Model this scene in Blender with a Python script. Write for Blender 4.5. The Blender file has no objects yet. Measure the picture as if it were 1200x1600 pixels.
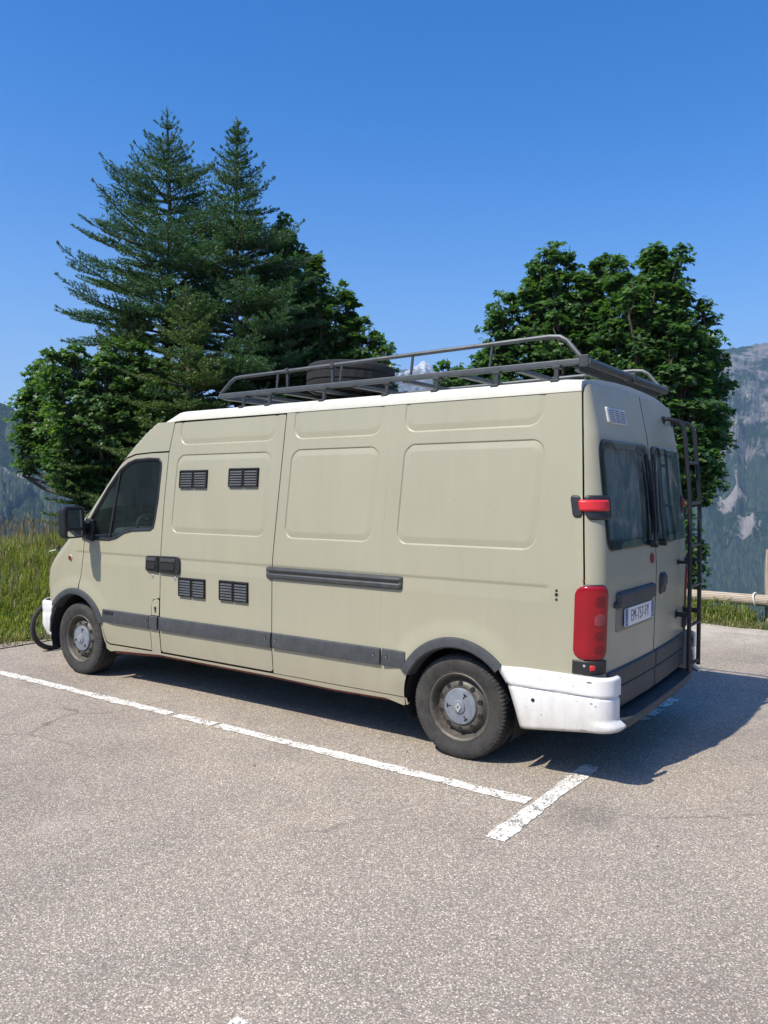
import bpy, math, random
import numpy as np
from mathutils import Vector, Matrix, geometry, Quaternion
random.seed(7)
RNG = np.random.default_rng(11)
SC = bpy.context.scene
COL = SC.collection

# ------------------------------------------------------------------ camera
CAM = np.array([-2.493, 5.320, 1.722]); YAW = math.radians(-54.99); PITCH = math.radians(-1.48); ROLL = math.radians(0.1)
cd = bpy.data.cameras.new('camera'); cam = bpy.data.objects.new('camera', cd); COL.objects.link(cam); SC.camera = cam
fw = Vector((math.cos(YAW)*math.cos(PITCH), math.sin(YAW)*math.cos(PITCH), math.sin(PITCH)))
rt = Vector((math.sin(YAW), -math.cos(YAW), 0)); up = rt.cross(fw)
r2 = rt*math.cos(ROLL)+up*math.sin(ROLL); u2 = up*math.cos(ROLL)-rt*math.sin(ROLL)
M = Matrix((r2, u2, -fw)).transposed().to_4x4(); M.translation = Vector(CAM); cam.matrix_world = M
cd.sensor_fit = 'VERTICAL'; cd.sensor_height = 36; cd.sensor_width = 27
cd.lens = 36*1228.57/1600; cd.clip_start = .1; cd.clip_end = 40000
SC.render.resolution_x = 768; SC.render.resolution_y = 1024

# ------------------------------------------------------------------ world, sun, exposure
SUN = Vector((.22, .72, 1.0)).normalized()
W = bpy.data.worlds.new('World'); SC.world = W; W.use_nodes = True
wn = W.node_tree; bg = wn.nodes['Background']
sky = wn.nodes.new('ShaderNodeTexSky'); sky.sky_type = 'NISHITA'; sky.sun_disc = False
sky.sun_elevation = math.asin(SUN.z); sky.sun_rotation = math.atan2(SUN.x, SUN.y)
sky.altitude = 300; sky.air_density = 1.0; sky.dust_density = 1.5; sky.ozone_density = 5.0
hsv = wn.nodes.new('ShaderNodeHueSaturation'); hsv.inputs['Saturation'].default_value = 1.42; hsv.inputs['Hue'].default_value = .507
wn.links.new(sky.outputs[0], hsv.inputs['Color']); 
# pale hazy band low in the sky, the same all round the horizon
tc = wn.nodes.new('ShaderNodeTexCoord'); sx_ = wn.nodes.new('ShaderNodeSeparateXYZ'); wn.links.new(tc.outputs['Generated'], sx_.inputs[0])
iv_ = wn.nodes.new('ShaderNodeMath'); iv_.operation = 'SUBTRACT'; iv_.use_clamp = True; iv_.inputs[0].default_value = 1.0; wn.links.new(sx_.outputs['Z'], iv_.inputs[1])
pw_ = wn.nodes.new('ShaderNodeMath'); pw_.operation = 'POWER'; pw_.inputs[1].default_value = 5.5; wn.links.new(iv_.outputs[0], pw_.inputs[0])
ml_ = wn.nodes.new('ShaderNodeMath'); ml_.operation = 'MULTIPLY'; ml_.inputs[1].default_value = 1.0; wn.links.new(pw_.outputs[0], ml_.inputs[0])
hz = wn.nodes.new('ShaderNodeMix'); hz.data_type = 'RGBA'; hz.inputs[7].default_value = (2.3, 3.2, 4.3, 1)
wn.links.new(ml_.outputs[0], hz.inputs[0]); wn.links.new(hsv.outputs[0], hz.inputs[6]); wn.links.new(hz.outputs[2], bg.inputs[0]); bg.inputs[1].default_value = .15
sl = bpy.data.lights.new('sun', 'SUN'); sl.energy = 4.7; sl.angle = math.radians(.5); sl.color = (1, .93, .80)
sun = bpy.data.objects.new('sun', sl); COL.objects.link(sun)
sun.rotation_euler = (-SUN).to_track_quat('-Z', 'Y').to_euler(); sun.location = (3, 10, 20)
SC.view_settings.view_transform = 'Standard'; SC.view_settings.look = 'None'
SC.view_settings.exposure = 0.45; SC.view_settings.gamma = 1; SC.view_settings.use_curve_mapping = False
SC.render.engine = 'CYCLES'
SC.cycles.max_bounces = 8; SC.cycles.transparent_max_bounces = 12; SC.cycles.volume_bounces = 0

# ------------------------------------------------------------------ helpers
def smooth(a, b, x):
    t = np.clip((np.asarray(x, float)-a)/(b-a), 0, 1); return t*t*(3-2*t)

def hash2(ix, iy, seed=0):
    h = (ix.astype(np.int64)*374761393 + iy.astype(np.int64)*668265263 + seed*974711) & 0x7fffffff
    h = ((h ^ (h >> 13))*1274126177) & 0x7fffffff
    return ((h ^ (h >> 16)) & 0xffff)/65535.0

def vnoise(x, y, seed=0):
    ix = np.floor(x); iy = np.floor(y); fx = x-ix; fy = y-iy
    fx = fx*fx*(3-2*fx); fy = fy*fy*(3-2*fy)
    a = hash2(ix, iy, seed); b = hash2(ix+1, iy, seed); c = hash2(ix, iy+1, seed); d = hash2(ix+1, iy+1, seed)
    return (a*(1-fx)+b*fx)*(1-fy)+(c*(1-fx)+d*fx)*fy

def fbm(x, y, o=5, seed=0, ridged=False):
    s = 0; a = .5; t = 0
    for k in range(o):
        n = vnoise(x*2**k+13.7*k, y*2**k-7.1*k, seed+k)
        if ridged: n = 1-abs(2*n-1)
        s = s+a*n; t += a; a *= .5
    return s/t

def setp(o, label=None, cat=None, group=None, kind=None):
    if label: o['label'] = label
    if cat: o['category'] = cat
    if group: o['group'] = group
    if kind: o['kind'] = kind
    return o

def link(name, me, mat=None, parent=None, smooth_=False):
    o = bpy.data.objects.new(name, me); COL.objects.link(o)
    if mat is not None and not me.materials: me.materials.append(mat)
    if parent is not None: o.parent = parent
    if smooth_: me.polygons.foreach_set('use_smooth', np.ones(len(me.polygons), bool))
    return o

def mesh_np(name, V, F, mat=None, parent=None, smooth_=False):
    V = np.asarray(V, np.float32); F = np.asarray(F, np.int32)
    me = bpy.data.meshes.new(name); n = F.shape[1]
    me.vertices.add(len(V)); me.vertices.foreach_set('co', V.ravel())
    me.loops.add(F.size); me.loops.foreach_set('vertex_index', F.ravel())
    me.polygons.add(len(F)); me.polygons.foreach_set('loop_start', np.arange(0, F.size, n, dtype=np.int32))
    me.update(calc_edges=True); me.validate()
    return link(name, me, mat, parent, smooth_)

def empty(name, loc=(0, 0, 0), rz=0):
    o = bpy.data.objects.new(name, None); COL.objects.link(o); o.location = loc; o.rotation_euler.z = rz
    o.empty_display_size = .2; return o

class MB:
    def __init__(s): s.v = []; s.f = []
    def add(s, v, f):
        b = len(s.v); s.v += [tuple(p) for p in v]; s.f += [tuple(b+i for i in q) for q in f]; return s
    def box(s, c, size, R=None, taper=1):
        hx, hy, hz = [k/2 for k in size]; vs = []
        for z in (-hz, hz):
            t = taper if z > 0 else 1
            for x, y in ((-hx, -hy), (hx, -hy), (hx, hy), (-hx, hy)): vs.append(Vector((x*t, y*t, z)))
        if R is not None: vs = [R @ p for p in vs]
        c = Vector(c)
        return s.add([p+c for p in vs], [(3, 2, 1, 0), (4, 5, 6, 7), (0, 1, 5, 4), (1, 2, 6, 5), (2, 3, 7, 6), (3, 0, 4, 7)])
    def tube(s, path, r, n=8, cap=True):
        P = [Vector(p) for p in path]; rings = []
        rr = r if isinstance(r, (list, tuple)) else [r]*len(P)
        ref = Vector((0, 0, 1))
        d0 = (P[1]-P[0]).normalized()
        if abs(d0.dot(ref)) > .9: ref = Vector((1, 0, 0))
        a = d0.cross(ref).normalized()
        for i, p in enumerate(P):
            if i == 0: d = P[1]-p
            elif i == len(P)-1: d = p-P[i-1]
            else: d = (P[i+1]-p).normalized()+(p-P[i-1]).normalized()
            d = d.normalized(); a = (a-d*a.dot(d)).normalized(); b = d.cross(a)
            rings.append([p+(a*math.cos(2*math.pi*k/n)+b*math.sin(2*math.pi*k/n))*rr[i] for k in range(n)])
        v = [q for g in rings for q in g]; f = []
        for i in range(len(P)-1):
            for k in range(n):
                f.append((i*n+k, i*n+(k+1) % n, (i+1)*n+(k+1) % n, (i+1)*n+k))
        if cap: f.append(tuple(range(n-1, -1, -1))); f.append(tuple((len(P)-1)*n+k for k in range(n)))
        return s.add(v, f)
    def disc(s, c, r, h, axis='y', n=24, sgn=1):
        c = Vector(c); ax = {'x': Vector((1, 0, 0)), 'y': Vector((0, 1, 0)), 'z': Vector((0, 0, 1))}[axis]*sgn
        return s.tube([c, c+ax*h], r, n)
    def build(s, name, mat, parent=None, smooth_=False, bevel=0, seg=2, angle=35):
        me = bpy.data.meshes.new(name); me.from_pydata([tuple(p) for p in s.v], [], s.f); me.update()
        o = link(name, me, mat, parent, smooth_)
        if bevel:
            m = o.modifiers.new('bevel', 'BEVEL'); m.width = bevel; m.segments = seg; m.limit_method = 'ANGLE'; m.angle_limit = math.radians(angle)
            m.harden_normals = False
            me.polygons.foreach_set('use_smooth', np.ones(len(me.polygons), bool))
            bev_smooth(o)
        elif smooth_: bev_smooth(o)
        return o

def orient_out(o, vec):
    me = o.data; me.update(); n = np.zeros(len(me.polygons)*3); me.polygons.foreach_get('normal', n); ar = np.zeros(len(me.polygons)); me.polygons.foreach_get('area', ar)
    if (n.reshape(-1, 3)*ar[:, None]).sum(0) @ np.array(vec, float) < 0: me.flip_normals()
    return o

def bev_smooth(o, ang=35):
    try:
        me = o.data; me.update()
        import bmesh
        bm = bmesh.new(); bm.from_mesh(me)
        for e in bm.edges:
            if len(e.link_faces) == 2 and e.calc_face_angle(0) > math.radians(ang): e.smooth = False
        if o.modifiers:
            for e in bm.edges: e.smooth = True
        bm.to_mesh(me); bm.free()
        if o.modifiers:
            w = o.modifiers.new('wn', 'WEIGHTED_NORMAL'); w.keep_sharp = True
    except Exception as ex: print(ex)

def grid_faces(nu, nv, closed_u=False):
    f = []
    for i in range(nu if closed_u else nu-1):
        for j in range(nv-1):
            i2 = (i+1) % nu
            f.append((i*nv+j, i2*nv+j, i2*nv+j+1, i*nv+j+1))
    return f

# ------------------------------------------------------------------ materials
def newmat(name):
    m = bpy.data.materials.new(name); m.use_nodes = True; nt = m.node_tree
    return m, nt, nt.nodes['Principled BSDF']

def N(nt, typ, **kw):
    n = nt.nodes.new(typ)
    for k, v in kw.items():
        if k in n.inputs.keys(): n.inputs[k].default_value = v
        else: setattr(n, k, v)
    return n

def ramp(nt, src, stops):
    r = nt.nodes.new('ShaderNodeValToRGB'); e = r.color_ramp.elements
    e[0].position, e[0].color = stops[0][0], (*stops[0][1], 1) if len(stops[0][1]) == 3 else stops[0][1]
    e[1].position, e[1].color = stops[-1][0], (*stops[-1][1], 1)
    for p, c in stops[1:-1]:
        q = e.new(p); q.color = (*c, 1)
    nt.links.new(src, r.inputs[0]); return r.outputs[0]

def mixc(nt, a, b, fac, typ='MIX'):
    m = nt.nodes.new('ShaderNodeMix'); m.data_type = 'RGBA'; m.blend_type = typ
    for sock, v in ((m.inputs[0], fac), (m.inputs[6], a), (m.inputs[7], b)):
        if hasattr(v, 'links') or isinstance(v, bpy.types.NodeSocket): nt.links.new(v, sock)
        else: sock.default_value = v if isinstance(v, (int, float)) else (*v, 1)
    return m.outputs[2]

def coords(nt, scale=(1, 1, 1), kind='Object'):
    t = nt.nodes.new('ShaderNodeTexCoord'); mp = nt.nodes.new('ShaderNodeMapping'); mp.inputs['Scale'].default_value = scale
    nt.links.new(t.outputs[kind], mp.inputs[0]); return mp.outputs[0]

def noise(nt, vec, scale, detail=4, rough=.55, dist=0):
    n = nt.nodes.new('ShaderNodeTexNoise'); n.inputs['Scale'].default_value = scale; n.inputs['Detail'].default_value = detail
    n.inputs['Roughness'].default_value = rough; n.inputs['Distortion'].default_value = dist
    nt.links.new(vec, n.inputs['Vector']); return n.outputs['Fac']

def bump(nt, bsdf, h, strength=.3, dist=.01):
    b = nt.nodes.new('ShaderNodeBump'); b.inputs['Strength'].default_value = strength; b.inputs['Distance'].default_value = dist
    nt.links.new(h, b.inputs['Height']); nt.links.new(b.outputs[0], bsdf.inputs['Normal'])

def simple(name, col, rough=.5, metal=0, var=.15, scale=6, bs=0, bscale=300, spec=.5, dust=0):
    m, nt, b = newmat(name); v = coords(nt)
    f = noise(nt, v, scale, 5)
    c = ramp(nt, f, [(.3, tuple(k*(1-var) for k in col)), (.7, tuple(min(1, k*(1+var)) for k in col))])
    if dust:
        g = noise(nt, v, scale*3.1, 6, .7)
        d = ramp(nt, g, [(.42, (0, 0, 0)), (.75, (dust, dust, dust))])
        c = mixc(nt, c, (.33, .29, .23), d)
    nt.links.new(c, b.inputs['Base Color']); b.inputs['Roughness'].default_value = rough; b.inputs['Metallic'].default_value = metal
    b.inputs['Specular IOR Level'].default_value = spec
    if bs: bump(nt, b, noise(nt, v, bscale, 3), bs, .004)
    return m

def paint(name, col, rough=.42, streak=.022, grime=.35, coat=0.0, gz=.62):
    m, nt, b = newmat(name)
    v = coords(nt); vs = coords(nt, (7, 7, .6))
    a = noise(nt, vs, 1.6, 5, .6); big = noise(nt, v, .9, 3)
    c = ramp(nt, a, [(.3, tuple(k*(1-streak) for k in col)), (.7, tuple(min(1, k*(1+streak*.6)) for k in col))])
    c2 = ramp(nt, big, [(.35, (.97, .97, .97)), (.65, (1.02, 1.02, 1.0))])
    c = mixc(nt, c, c2, 1.0, 'MULTIPLY')
    # road dirt: splashes of dust low on the body, with a ragged edge of its own
    geo = nt.nodes.new('ShaderNodeNewGeometry'); sx = nt.nodes.new('ShaderNodeSeparateXYZ'); nt.links.new(geo.outputs['Position'], sx.inputs[0])
    n2 = noise(nt, coords(nt, (3, 3, 1.2)), 2.2, 6, .7)
    mm = nt.nodes.new('ShaderNodeMath'); mm.operation = 'MULTIPLY_ADD'; nt.links.new(n2, mm.inputs[0]); mm.inputs[1].default_value = .45
    iv = nt.nodes.new('ShaderNodeMath'); iv.operation = 'SUBTRACT'; iv.inputs[0].default_value = gz; nt.links.new(sx.outputs['Z'], iv.inputs[1])
    nt.links.new(iv.outputs[0], mm.inputs[2])
    d = ramp(nt, mm.outputs[0], [(.22, (0, 0, 0)), (.6, (grime, grime, grime))])
    c = mixc(nt, c, (.26, .22, .16), d)
    # fine specks
    sp = noise(nt, v, 38, 2, .5)
    c = mixc(nt, c, (.2, .17, .12), ramp(nt, sp, [(.7, (0, 0, 0)), (.78, (.25, .25, .25))]))
    nt.links.new(c, b.inputs['Base Color'])
    r = ramp(nt, noise(nt, v, 3, 4), [(.3, (rough-.05,)*3), (.7, (rough+.1,)*3)]); nt.links.new(r, b.inputs['Roughness'])
    b.inputs['Coat Weight'].default_value = coat; b.inputs['Coat Roughness'].default_value = .15
    wb = nt.nodes.new('ShaderNodeMath'); wb.operation = 'MULTIPLY_ADD'; nt.links.new(noise(nt, v, 3.2, 3, .5), wb.inputs[0]); wb.inputs[1].default_value = 6.0; nt.links.new(noise(nt, v, 160, 2), wb.inputs[2])
    bump(nt, b, wb.outputs[0], .05, .003)
    return m

def glass(name, tint, rough=.0, film=.0):
    m = bpy.data.materials.new(name); m.use_nodes = True; nt = m.node_tree; nt.nodes.clear()
    out = nt.nodes.new('ShaderNodeOutputMaterial'); t = nt.nodes.new('ShaderNodeBsdfTransparent'); t.inputs[0].default_value = (*tint, 1)
    g = nt.nodes.new('ShaderNodeBsdfGlossy'); g.inputs['Roughness'].default_value = rough
    fr = nt.nodes.new('ShaderNodeFresnel'); fr.inputs[0].default_value = 1.55
    mx = nt.nodes.new('ShaderNodeMixShader'); nt.links.new(fr.outputs[0], mx.inputs[0]); nt.links.new(t.outputs[0], mx.inputs[1]); nt.links.new(g.outputs[0], mx.inputs[2])
    last = mx.outputs[0]
    if film:
        d = nt.nodes.new('ShaderNodeBsdfDiffuse'); d.inputs[0].default_value = (.32, .44, .42, 1)  # greenish film: dirt together with sky reflection put into the colour
        v = coords(nt, (3, 3, 1)); f = noise(nt, v, 2.5, 5, .7)
        fr2 = ramp(nt, f, [(.3, (film*.3,)*3), (.75, (film,)*3)])
        m2 = nt.nodes.new('ShaderNodeMixShader'); nt.links.new(fr2, m2.inputs[0]); nt.links.new(last, m2.inputs[1]); nt.links.new(d.outputs[0], m2.inputs[2]); last = m2.outputs[0]
    nt.links.new(last, out.inputs[0]); return m

MT = {}
MT['beige'] = paint('beige_paint', (.345, .330, .243), .36, .028, .5, .12)
MT['white'] = paint('white_roof_paint', (.66, .65, .58), .4, .04, .2)
MT['bumper'] = paint('white_bumper_paint', (.70, .70, .69), .33, .03, .85, 0, .52)
MT['trim'] = simple('grey_trim_plastic', (.046, .052, .057), .55, 0, .2, 9, .15, 500, .4, .07)
MT['black'] = simple('black_plastic', (.018, .019, .021), .45, 0, .25, 9, .1, 500)
MT['dark'] = simple('dark_underbody', (.012, .012, .012), .9, 0, .2, 5)
MT['rubber'] = simple('tyre_rubber', (.036, .035, .034), .82, 0, .25, 5, .25, 250, .3, .12)
MT['rust'] = simple('rusty_red_sill', (.16, .045, .03), .8, 0, .4, 14, .3, 120)
MT['steel'] = simple('grey_wheel_steel', (.088, .080, .068), .55, .35, .25, 12, .15, 150, .5, .3)
MT['cap'] = simple('blue_grey_hub_plastic', (.17, .19, .22), .5, 0, .2, 18, .1, 200)
MT['chrome'] = simple('worn_silver', (.6, .6, .6), .35, .6, .1, 30)
MT['rack'] = simple('grey_galvanised_steel', (.082, .092, .098), .5, .35, .18, 14, .1, 200)
MT['rackdark'] = simple('dark_rack_steel', (.05, .053, .056), .5, .3, .2, 14)
MT['ladder'] = simple('black_coated_steel', (.02, .022, .025), .38, .2, .2, 12)
MT['red'] = simple('red_lens_plastic', (.25, .005, .012), .07, 0, .12, 5, 0, 1, .5)
MT['darkred'] = simple('dark_red_lens', (.15, .004, .01), .2, 0, .15, 20)
MT['palered'] = simple('pale_reverse_lens', (.34, .07, .075), .2, 0, .15, 30)
MT['brightred'] = simple('bright_red_plastic', (.55, .025, .03), .35, 0, .08, 9)
MT['orange'] = simple('amber_lens', (.35, .07, .01), .25, 0, .1, 9)
MT['plate'] = simple('white_plate', (.75, .75, .73), .4, 0, .05, 15)
MT['plateblue'] = simple('blue_plate_band', (.02, .10, .35), .4, 0, .1, 15)
MT['ink'] = simple('black_plate_ink', (.02, .02, .025), .5)
MT['frit'] = simple('black_glass_edge', (.012, .014, .016), .08, 0, .1, 9)
MT['glass'] = glass('cab_window_glass', (.68, .82, .78), 0, .05)
MT['rearglass'] = glass('rear_window_glass', (.68, .80, .82), 0, .03)
MT['curtain'] = simple('grey_green_curtain', (.36, .42, .42), .8, 0, .2, 4)
MT['seat'] = simple('dark_seat_fabric', (.045, .047, .052), .9, 0, .2, 20)
MT['cab'] = simple('dark_cab_plastic', (.035, .036, .038), .7, 0, .15, 9)
MT['vent'] = simple('white_vent_plastic', (.55, .55, .52), .45, 0, .1, 20)
MT['mirror'] = simple('mirror_glass', (.75, .78, .8), .04, 1.0, .03, 3)
MT['scuff'] = simple('dark_scuff', (.03, .03, .03), .8)

def asphalt():
    m, nt, b = newmat('worn_asphalt'); v = coords(nt)
    vo = nt.nodes.new('ShaderNodeTexVoronoi'); vo.feature = 'F1'; vo.inputs['Scale'].default_value = 140
    wv = nt.nodes.new('ShaderNodeTexNoise'); wv.inputs['Scale'].default_value = 60; nt.links.new(v, wv.inputs['Vector'])
    wm = nt.nodes.new('ShaderNodeMix'); wm.data_type = 'VECTOR'; wm.inputs[0].default_value = .012
    nt.links.new(v, wm.inputs[4]); nt.links.new(wv.outputs['Color'], wm.inputs[5]); nt.links.new(wm.outputs[1], vo.inputs['Vector'])
    sep = nt.nodes.new('ShaderNodeSeparateColor'); nt.links.new(vo.outputs['Color'], sep.inputs[0])
    stone = ramp(nt, sep.outputs[0], [(0, (.075, .065, .058)), (.07, (.15, .13, .115)), (.14, (.235, .208, .182)), (.5, (.34, .303, .264)), (.70, (.43, .388, .336)), (.86, (.60, .55, .48)), (1, (.82, .78, .70))])
    tint = ramp(nt, sep.outputs[1], [(0, (1.28, 1.12, .98)), (.5, (1.18, 1.12, 1.01)), (1, (1.10, 1.10, 1.05))])
    stone = mixc(nt, stone, tint, 1.0, 'MULTIPLY')
    gap = ramp(nt, vo.outputs['Distance'], [(.32, (0, 0, 0)), (.7, (1, 1, 1))])
    c = mixc(nt, stone, (.20, .176, .152), gap)
    # finer second aggregate
    vo2 = nt.nodes.new('ShaderNodeTexVoronoi'); vo2.inputs['Scale'].default_value = 260; nt.links.new(v, vo2.inputs['Vector'])
    s2 = nt.nodes.new('ShaderNodeSeparateColor'); nt.links.new(vo2.outputs['Color'], s2.inputs[0])
    c = mixc(nt, c, ramp(nt, s2.outputs[0], [(0, (.17, .153, .128)), (1, (.50, .455, .385))]), .25)
    # broad wear: dusty pale patches, darker binder patches
    big = noise(nt, v, .55, 5, .62, .4); mid = noise(nt, v, 2.3, 5, .6)
    c = mixc(nt, c, ramp(nt, big, [(.3, (.84, .825, .83)), (.5, (1, 1, 1)), (.72, (1.13, 1.10, 1.05))]), 1.0, 'MULTIPLY')
    c = mixc(nt, c, ramp(nt, mid, [(.3, (.90, .90, .91)), (.7, (1.08, 1.07, 1.05))]), 1.0, 'MULTIPLY')
    dust = ramp(nt, noise(nt, v, 1.1, 4, .5, .6), [(.66, (0, 0, 0)), (.78, (.45, .45, .45))])
    c = mixc(nt, c, (.46, .42, .36), dust)
    # sandy run-off along the fence side and grass edge
    sx = nt.nodes.new('ShaderNodeSeparateXYZ'); nt.links.new(v, sx.inputs[0])
    e1 = nt.nodes.new('ShaderNodeMapRange'); e1.inputs[1].default_value = -3.4; e1.inputs[2].default_value = -5.6; nt.links.new(sx.outputs['Y'], e1.inputs[0])
    c = mixc(nt, c, (.54, .49, .41), mixc(nt, (0, 0, 0), ramp(nt, mid, [(.35, (.1, .1, .1)), (.65, (.9, .9, .9))]), e1.outputs[0]))
    # oil stain at the bay corner
    vd = nt.nodes.new('ShaderNodeVectorMath'); vd.operation = 'DISTANCE'; vd.inputs[1].default_value = (-1.0, 1.32, 0); nt.links.new(v, vd.inputs[0])
    od = nt.nodes.new('ShaderNodeMath'); od.operation = 'MULTIPLY_ADD'; nt.links.new(noise(nt, v, 7, 4), od.inputs[0]); od.inputs[1].default_value = .35; nt.links.new(vd.outputs['Value'], od.inputs[2])
    c = mixc(nt, c, (.10, .092, .085), ramp(nt, od.outputs[0], [(.22, (.38, .38, .38)), (.42, (0, 0, 0))]))
    # hairline cracks
    vc = nt.nodes.new('ShaderNodeTexVoronoi'); vc.feature = 'DISTANCE_TO_EDGE'; vc.inputs['Scale'].default_value = .42
    cw = nt.nodes.new('ShaderNodeTexNoise'); cw.inputs['Scale'].default_value = 1.7; cw.inputs['Detail'].default_value = 6; nt.links.new(v, cw.inputs['Vector'])
    cm = nt.nodes.new('ShaderNodeMix'); cm.data_type = 'VECTOR'; cm.inputs[0].default_value = .35
    nt.links.new(v, cm.inputs[4]); nt.links.new(cw.outputs['Color'], cm.inputs[5]); nt.links.new(cm.outputs[1], vc.inputs['Vector'])
    crack = ramp(nt, vc.outputs['Distance'], [(.0, (1, 1, 1)), (.0026, (0, 0, 0))])
    cmask = ramp(nt, noise(nt, v, .8, 3), [(.46, (0, 0, 0)), (.6, (.5, .5, .5))])
    c = mixc(nt, c, (.05, .045, .04), mixc(nt, (0, 0, 0), crack, cmask))
    nt.links.new(c, b.inputs['Base Color']); b.inputs['Roughness'].default_value = .85; b.inputs['Specular IOR Level'].default_value = .25
    hh = nt.nodes.new('ShaderNodeMath'); hh.operation = 'SUBTRACT'; hh.inputs[0].default_value = 1; nt.links.new(vo.outputs['Distance'], hh.inputs[1])
    bump(nt, b, hh.outputs[0], .55, .004)
    return m

def linepaint():
    m, nt, b = newmat('worn_white_line'); v = coords(nt)
    vo = nt.nodes.new('ShaderNodeTexVoronoi'); vo.inputs['Scale'].default_value = 105; nt.links.new(v, vo.inputs['Vector'])
    sep = nt.nodes.new('ShaderNodeSeparateColor'); nt.links.new(vo.outputs['Color'], sep.inputs[0])
    base = ramp(nt, sep.outputs[0], [(0, (.58, .55, .48)), (.5, (.72, .70, .64)), (1, (.82, .80, .76))])
    w = nt.nodes.new('ShaderNodeMath'); w.operation = 'MULTIPLY_ADD'; nt.links.new(noise(nt, v, 9, 6, .75), w.inputs[0]); w.inputs[1].default_value = 1.1; nt.links.new(noise(nt, v, 95, 2), w.inputs[2])
    chip = ramp(nt, w.outputs[0], [(1.15, (0, 0, 0)), (1.3, (1, 1, 1))])
    r = nt.nodes.new('ShaderNodeMapRange'); r.inputs[1].default_value = 1.06; r.inputs[2].default_value = 1.20; nt.links.new(w.outputs[0], r.inputs[0])
    c = mixc(nt, base, (.20, .18, .155), r.outputs[0])
    nt.links.new(c, b.inputs['Base Color']); b.inputs['Roughness'].default_value = .8
    bump(nt, b, vo.outputs['Distance'], .4, .003)
    return m

def leafmat(name, cols, trans=.35, rough=.5):
    m = bpy.data.materials.new(name); m.use_nodes = True; nt = m.node_tree; b = nt.nodes['Principled BSDF']; out = nt.nodes['Material Output']
    g = nt.nodes.new('ShaderNodeNewGeometry')
    c = ramp(nt, g.outputs['Random Per Island'], [(i/(len(cols)-1), k) for i, k in enumerate(cols)])
    n = noise(nt, coords(nt), 1.3, 3)
    c = mixc(nt, c, ramp(nt, n, [(.3, (.8, .82, .85)), (.7, (1.15, 1.12, .95))]), 1.0, 'MULTIPLY')
    nt.links.new(c, b.inputs['Base Color']); b.inputs['Roughness'].default_value = rough; b.inputs['Specular IOR Level'].default_value = .4
    t = nt.nodes.new('ShaderNodeBsdfTranslucent'); nt.links.new(mixc(nt, c, (1.3, 1.5, .5), 1.0, 'MULTIPLY'), t.inputs[0])
    mx = nt.nodes.new('ShaderNodeMixShader'); mx.inputs[0].default_value = trans
    nt.links.new(b.outputs[0], mx.inputs[1]); nt.links.new(t.outputs[0], mx.inputs[2]); nt.links.new(mx.outputs[0], out.inputs[0])
    return m

def woodmat(name='weathered_timber', sc=(1.2, 9, 9), band='Z'):
    m, nt, b = newmat(name); v = coords(nt, sc)
    n = noise(nt, v, 2.2, 6, .65, 1.6)
    wv = nt.nodes.new('ShaderNodeTexWave'); wv.bands_direction = band; wv.inputs['Scale'].default_value = 1.5; wv.inputs['Distortion'].default_value = 3.5; wv.inputs['Detail'].default_value = 3; wv.inputs['Detail Scale'].default_value = .7; nt.links.new(v, wv.inputs['Vector'])
    c = ramp(nt, wv.outputs['Fac'], [(0, (.25, .19, .13)), (.45, (.40, .34, .26)), (1, (.50, .45, .38))])
    c = mixc(nt, c, ramp(nt, n, [(.3, (.7, .68, .66)), (.7, (1.1, 1.1, 1.1))]), 1.0, 'MULTIPLY')
    nt.links.new(c, b.inputs['Base Color']); b.inputs['Roughness'].default_value = .85; bump(nt, b, wv.outputs['Fac'], .3, .006)
    return m
MT['wood'] = woodmat(); MT['postwood'] = woodmat('weathered_post_timber', (9, 9, 1.2), 'X')
MT['bark'] = simple('grey_brown_bark', (.09, .075, .06), .9, 0, .35, 14, .6, 40)
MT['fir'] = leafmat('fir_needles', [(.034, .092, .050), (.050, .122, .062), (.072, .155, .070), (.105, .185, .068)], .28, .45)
MT['spruce'] = leafmat('sunlit_tone_needles', [(.05, .105, .034), (.08, .145, .042), (.115, .18, .05), (.15, .20, .055)], .28, .45)  # yellow-green of sunlit lower branches put into the needle colour
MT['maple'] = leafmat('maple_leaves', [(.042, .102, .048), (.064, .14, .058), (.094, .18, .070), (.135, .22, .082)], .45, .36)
MT['sunny'] = leafmat('sunlit_tone_broad_leaves', [(.050, .110, .042), (.075, .150, .052), (.105, .19, .062), (.15, .235, .075)], .45, .36)  # lit copy of the maple leaves, sun brightness put into the colour
MT['grass'] = leafmat('meadow_grass', [(.09, .15, .028), (.15, .22, .042), (.22, .27, .06), (.28, .29, .09), (.35, .30, .15)], .42, .45)
MT['seed'] = leafmat('grass_seed_heads', [(.16, .11, .06), (.22, .16, .09), (.28, .22, .13)], .2, .7)
# ------------------------------------------------------------------ ground and terrain
LOT_X = 5.95; LOT_Y = -5.55
def az_of(x, y): return np.arctan2(np.asarray(y)-CAM[1], np.asarray(x)-CAM[0])
def ground_z(x, y):
    x = np.asarray(x, float); y = np.asarray(y, float)
    ex = x-LOT_X-.12*np.sin(y*1.3); ey = LOT_Y-y
    out = np.maximum(ex, ey)
    # meadow bank beyond the front edge
    bank = .42*smooth(.1, 3.2, ex)*smooth(7.5, 2.5, np.maximum(ey, 0)*1.0+0*x)
    drop1 = -np.maximum(ex-5.5, 0)**1.18*.42
    drop2 = -np.maximum(ey-.55, 0)**1.2*.5
    far = np.where(ex > ey, 1, 0)
    z = np.minimum(bank+drop1, 9)+drop2
    z = z + .10*(fbm(x*.7, y*.7, 4, 3)-.5)*smooth(.2, 1.2, out)
    z = np.where(out < 0, -.05-0*z, z-.03*smooth(.3, 0, out))
    return np.maximum(z, -400+40*fbm(x*.004, y*.004, 3, 5))

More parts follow.
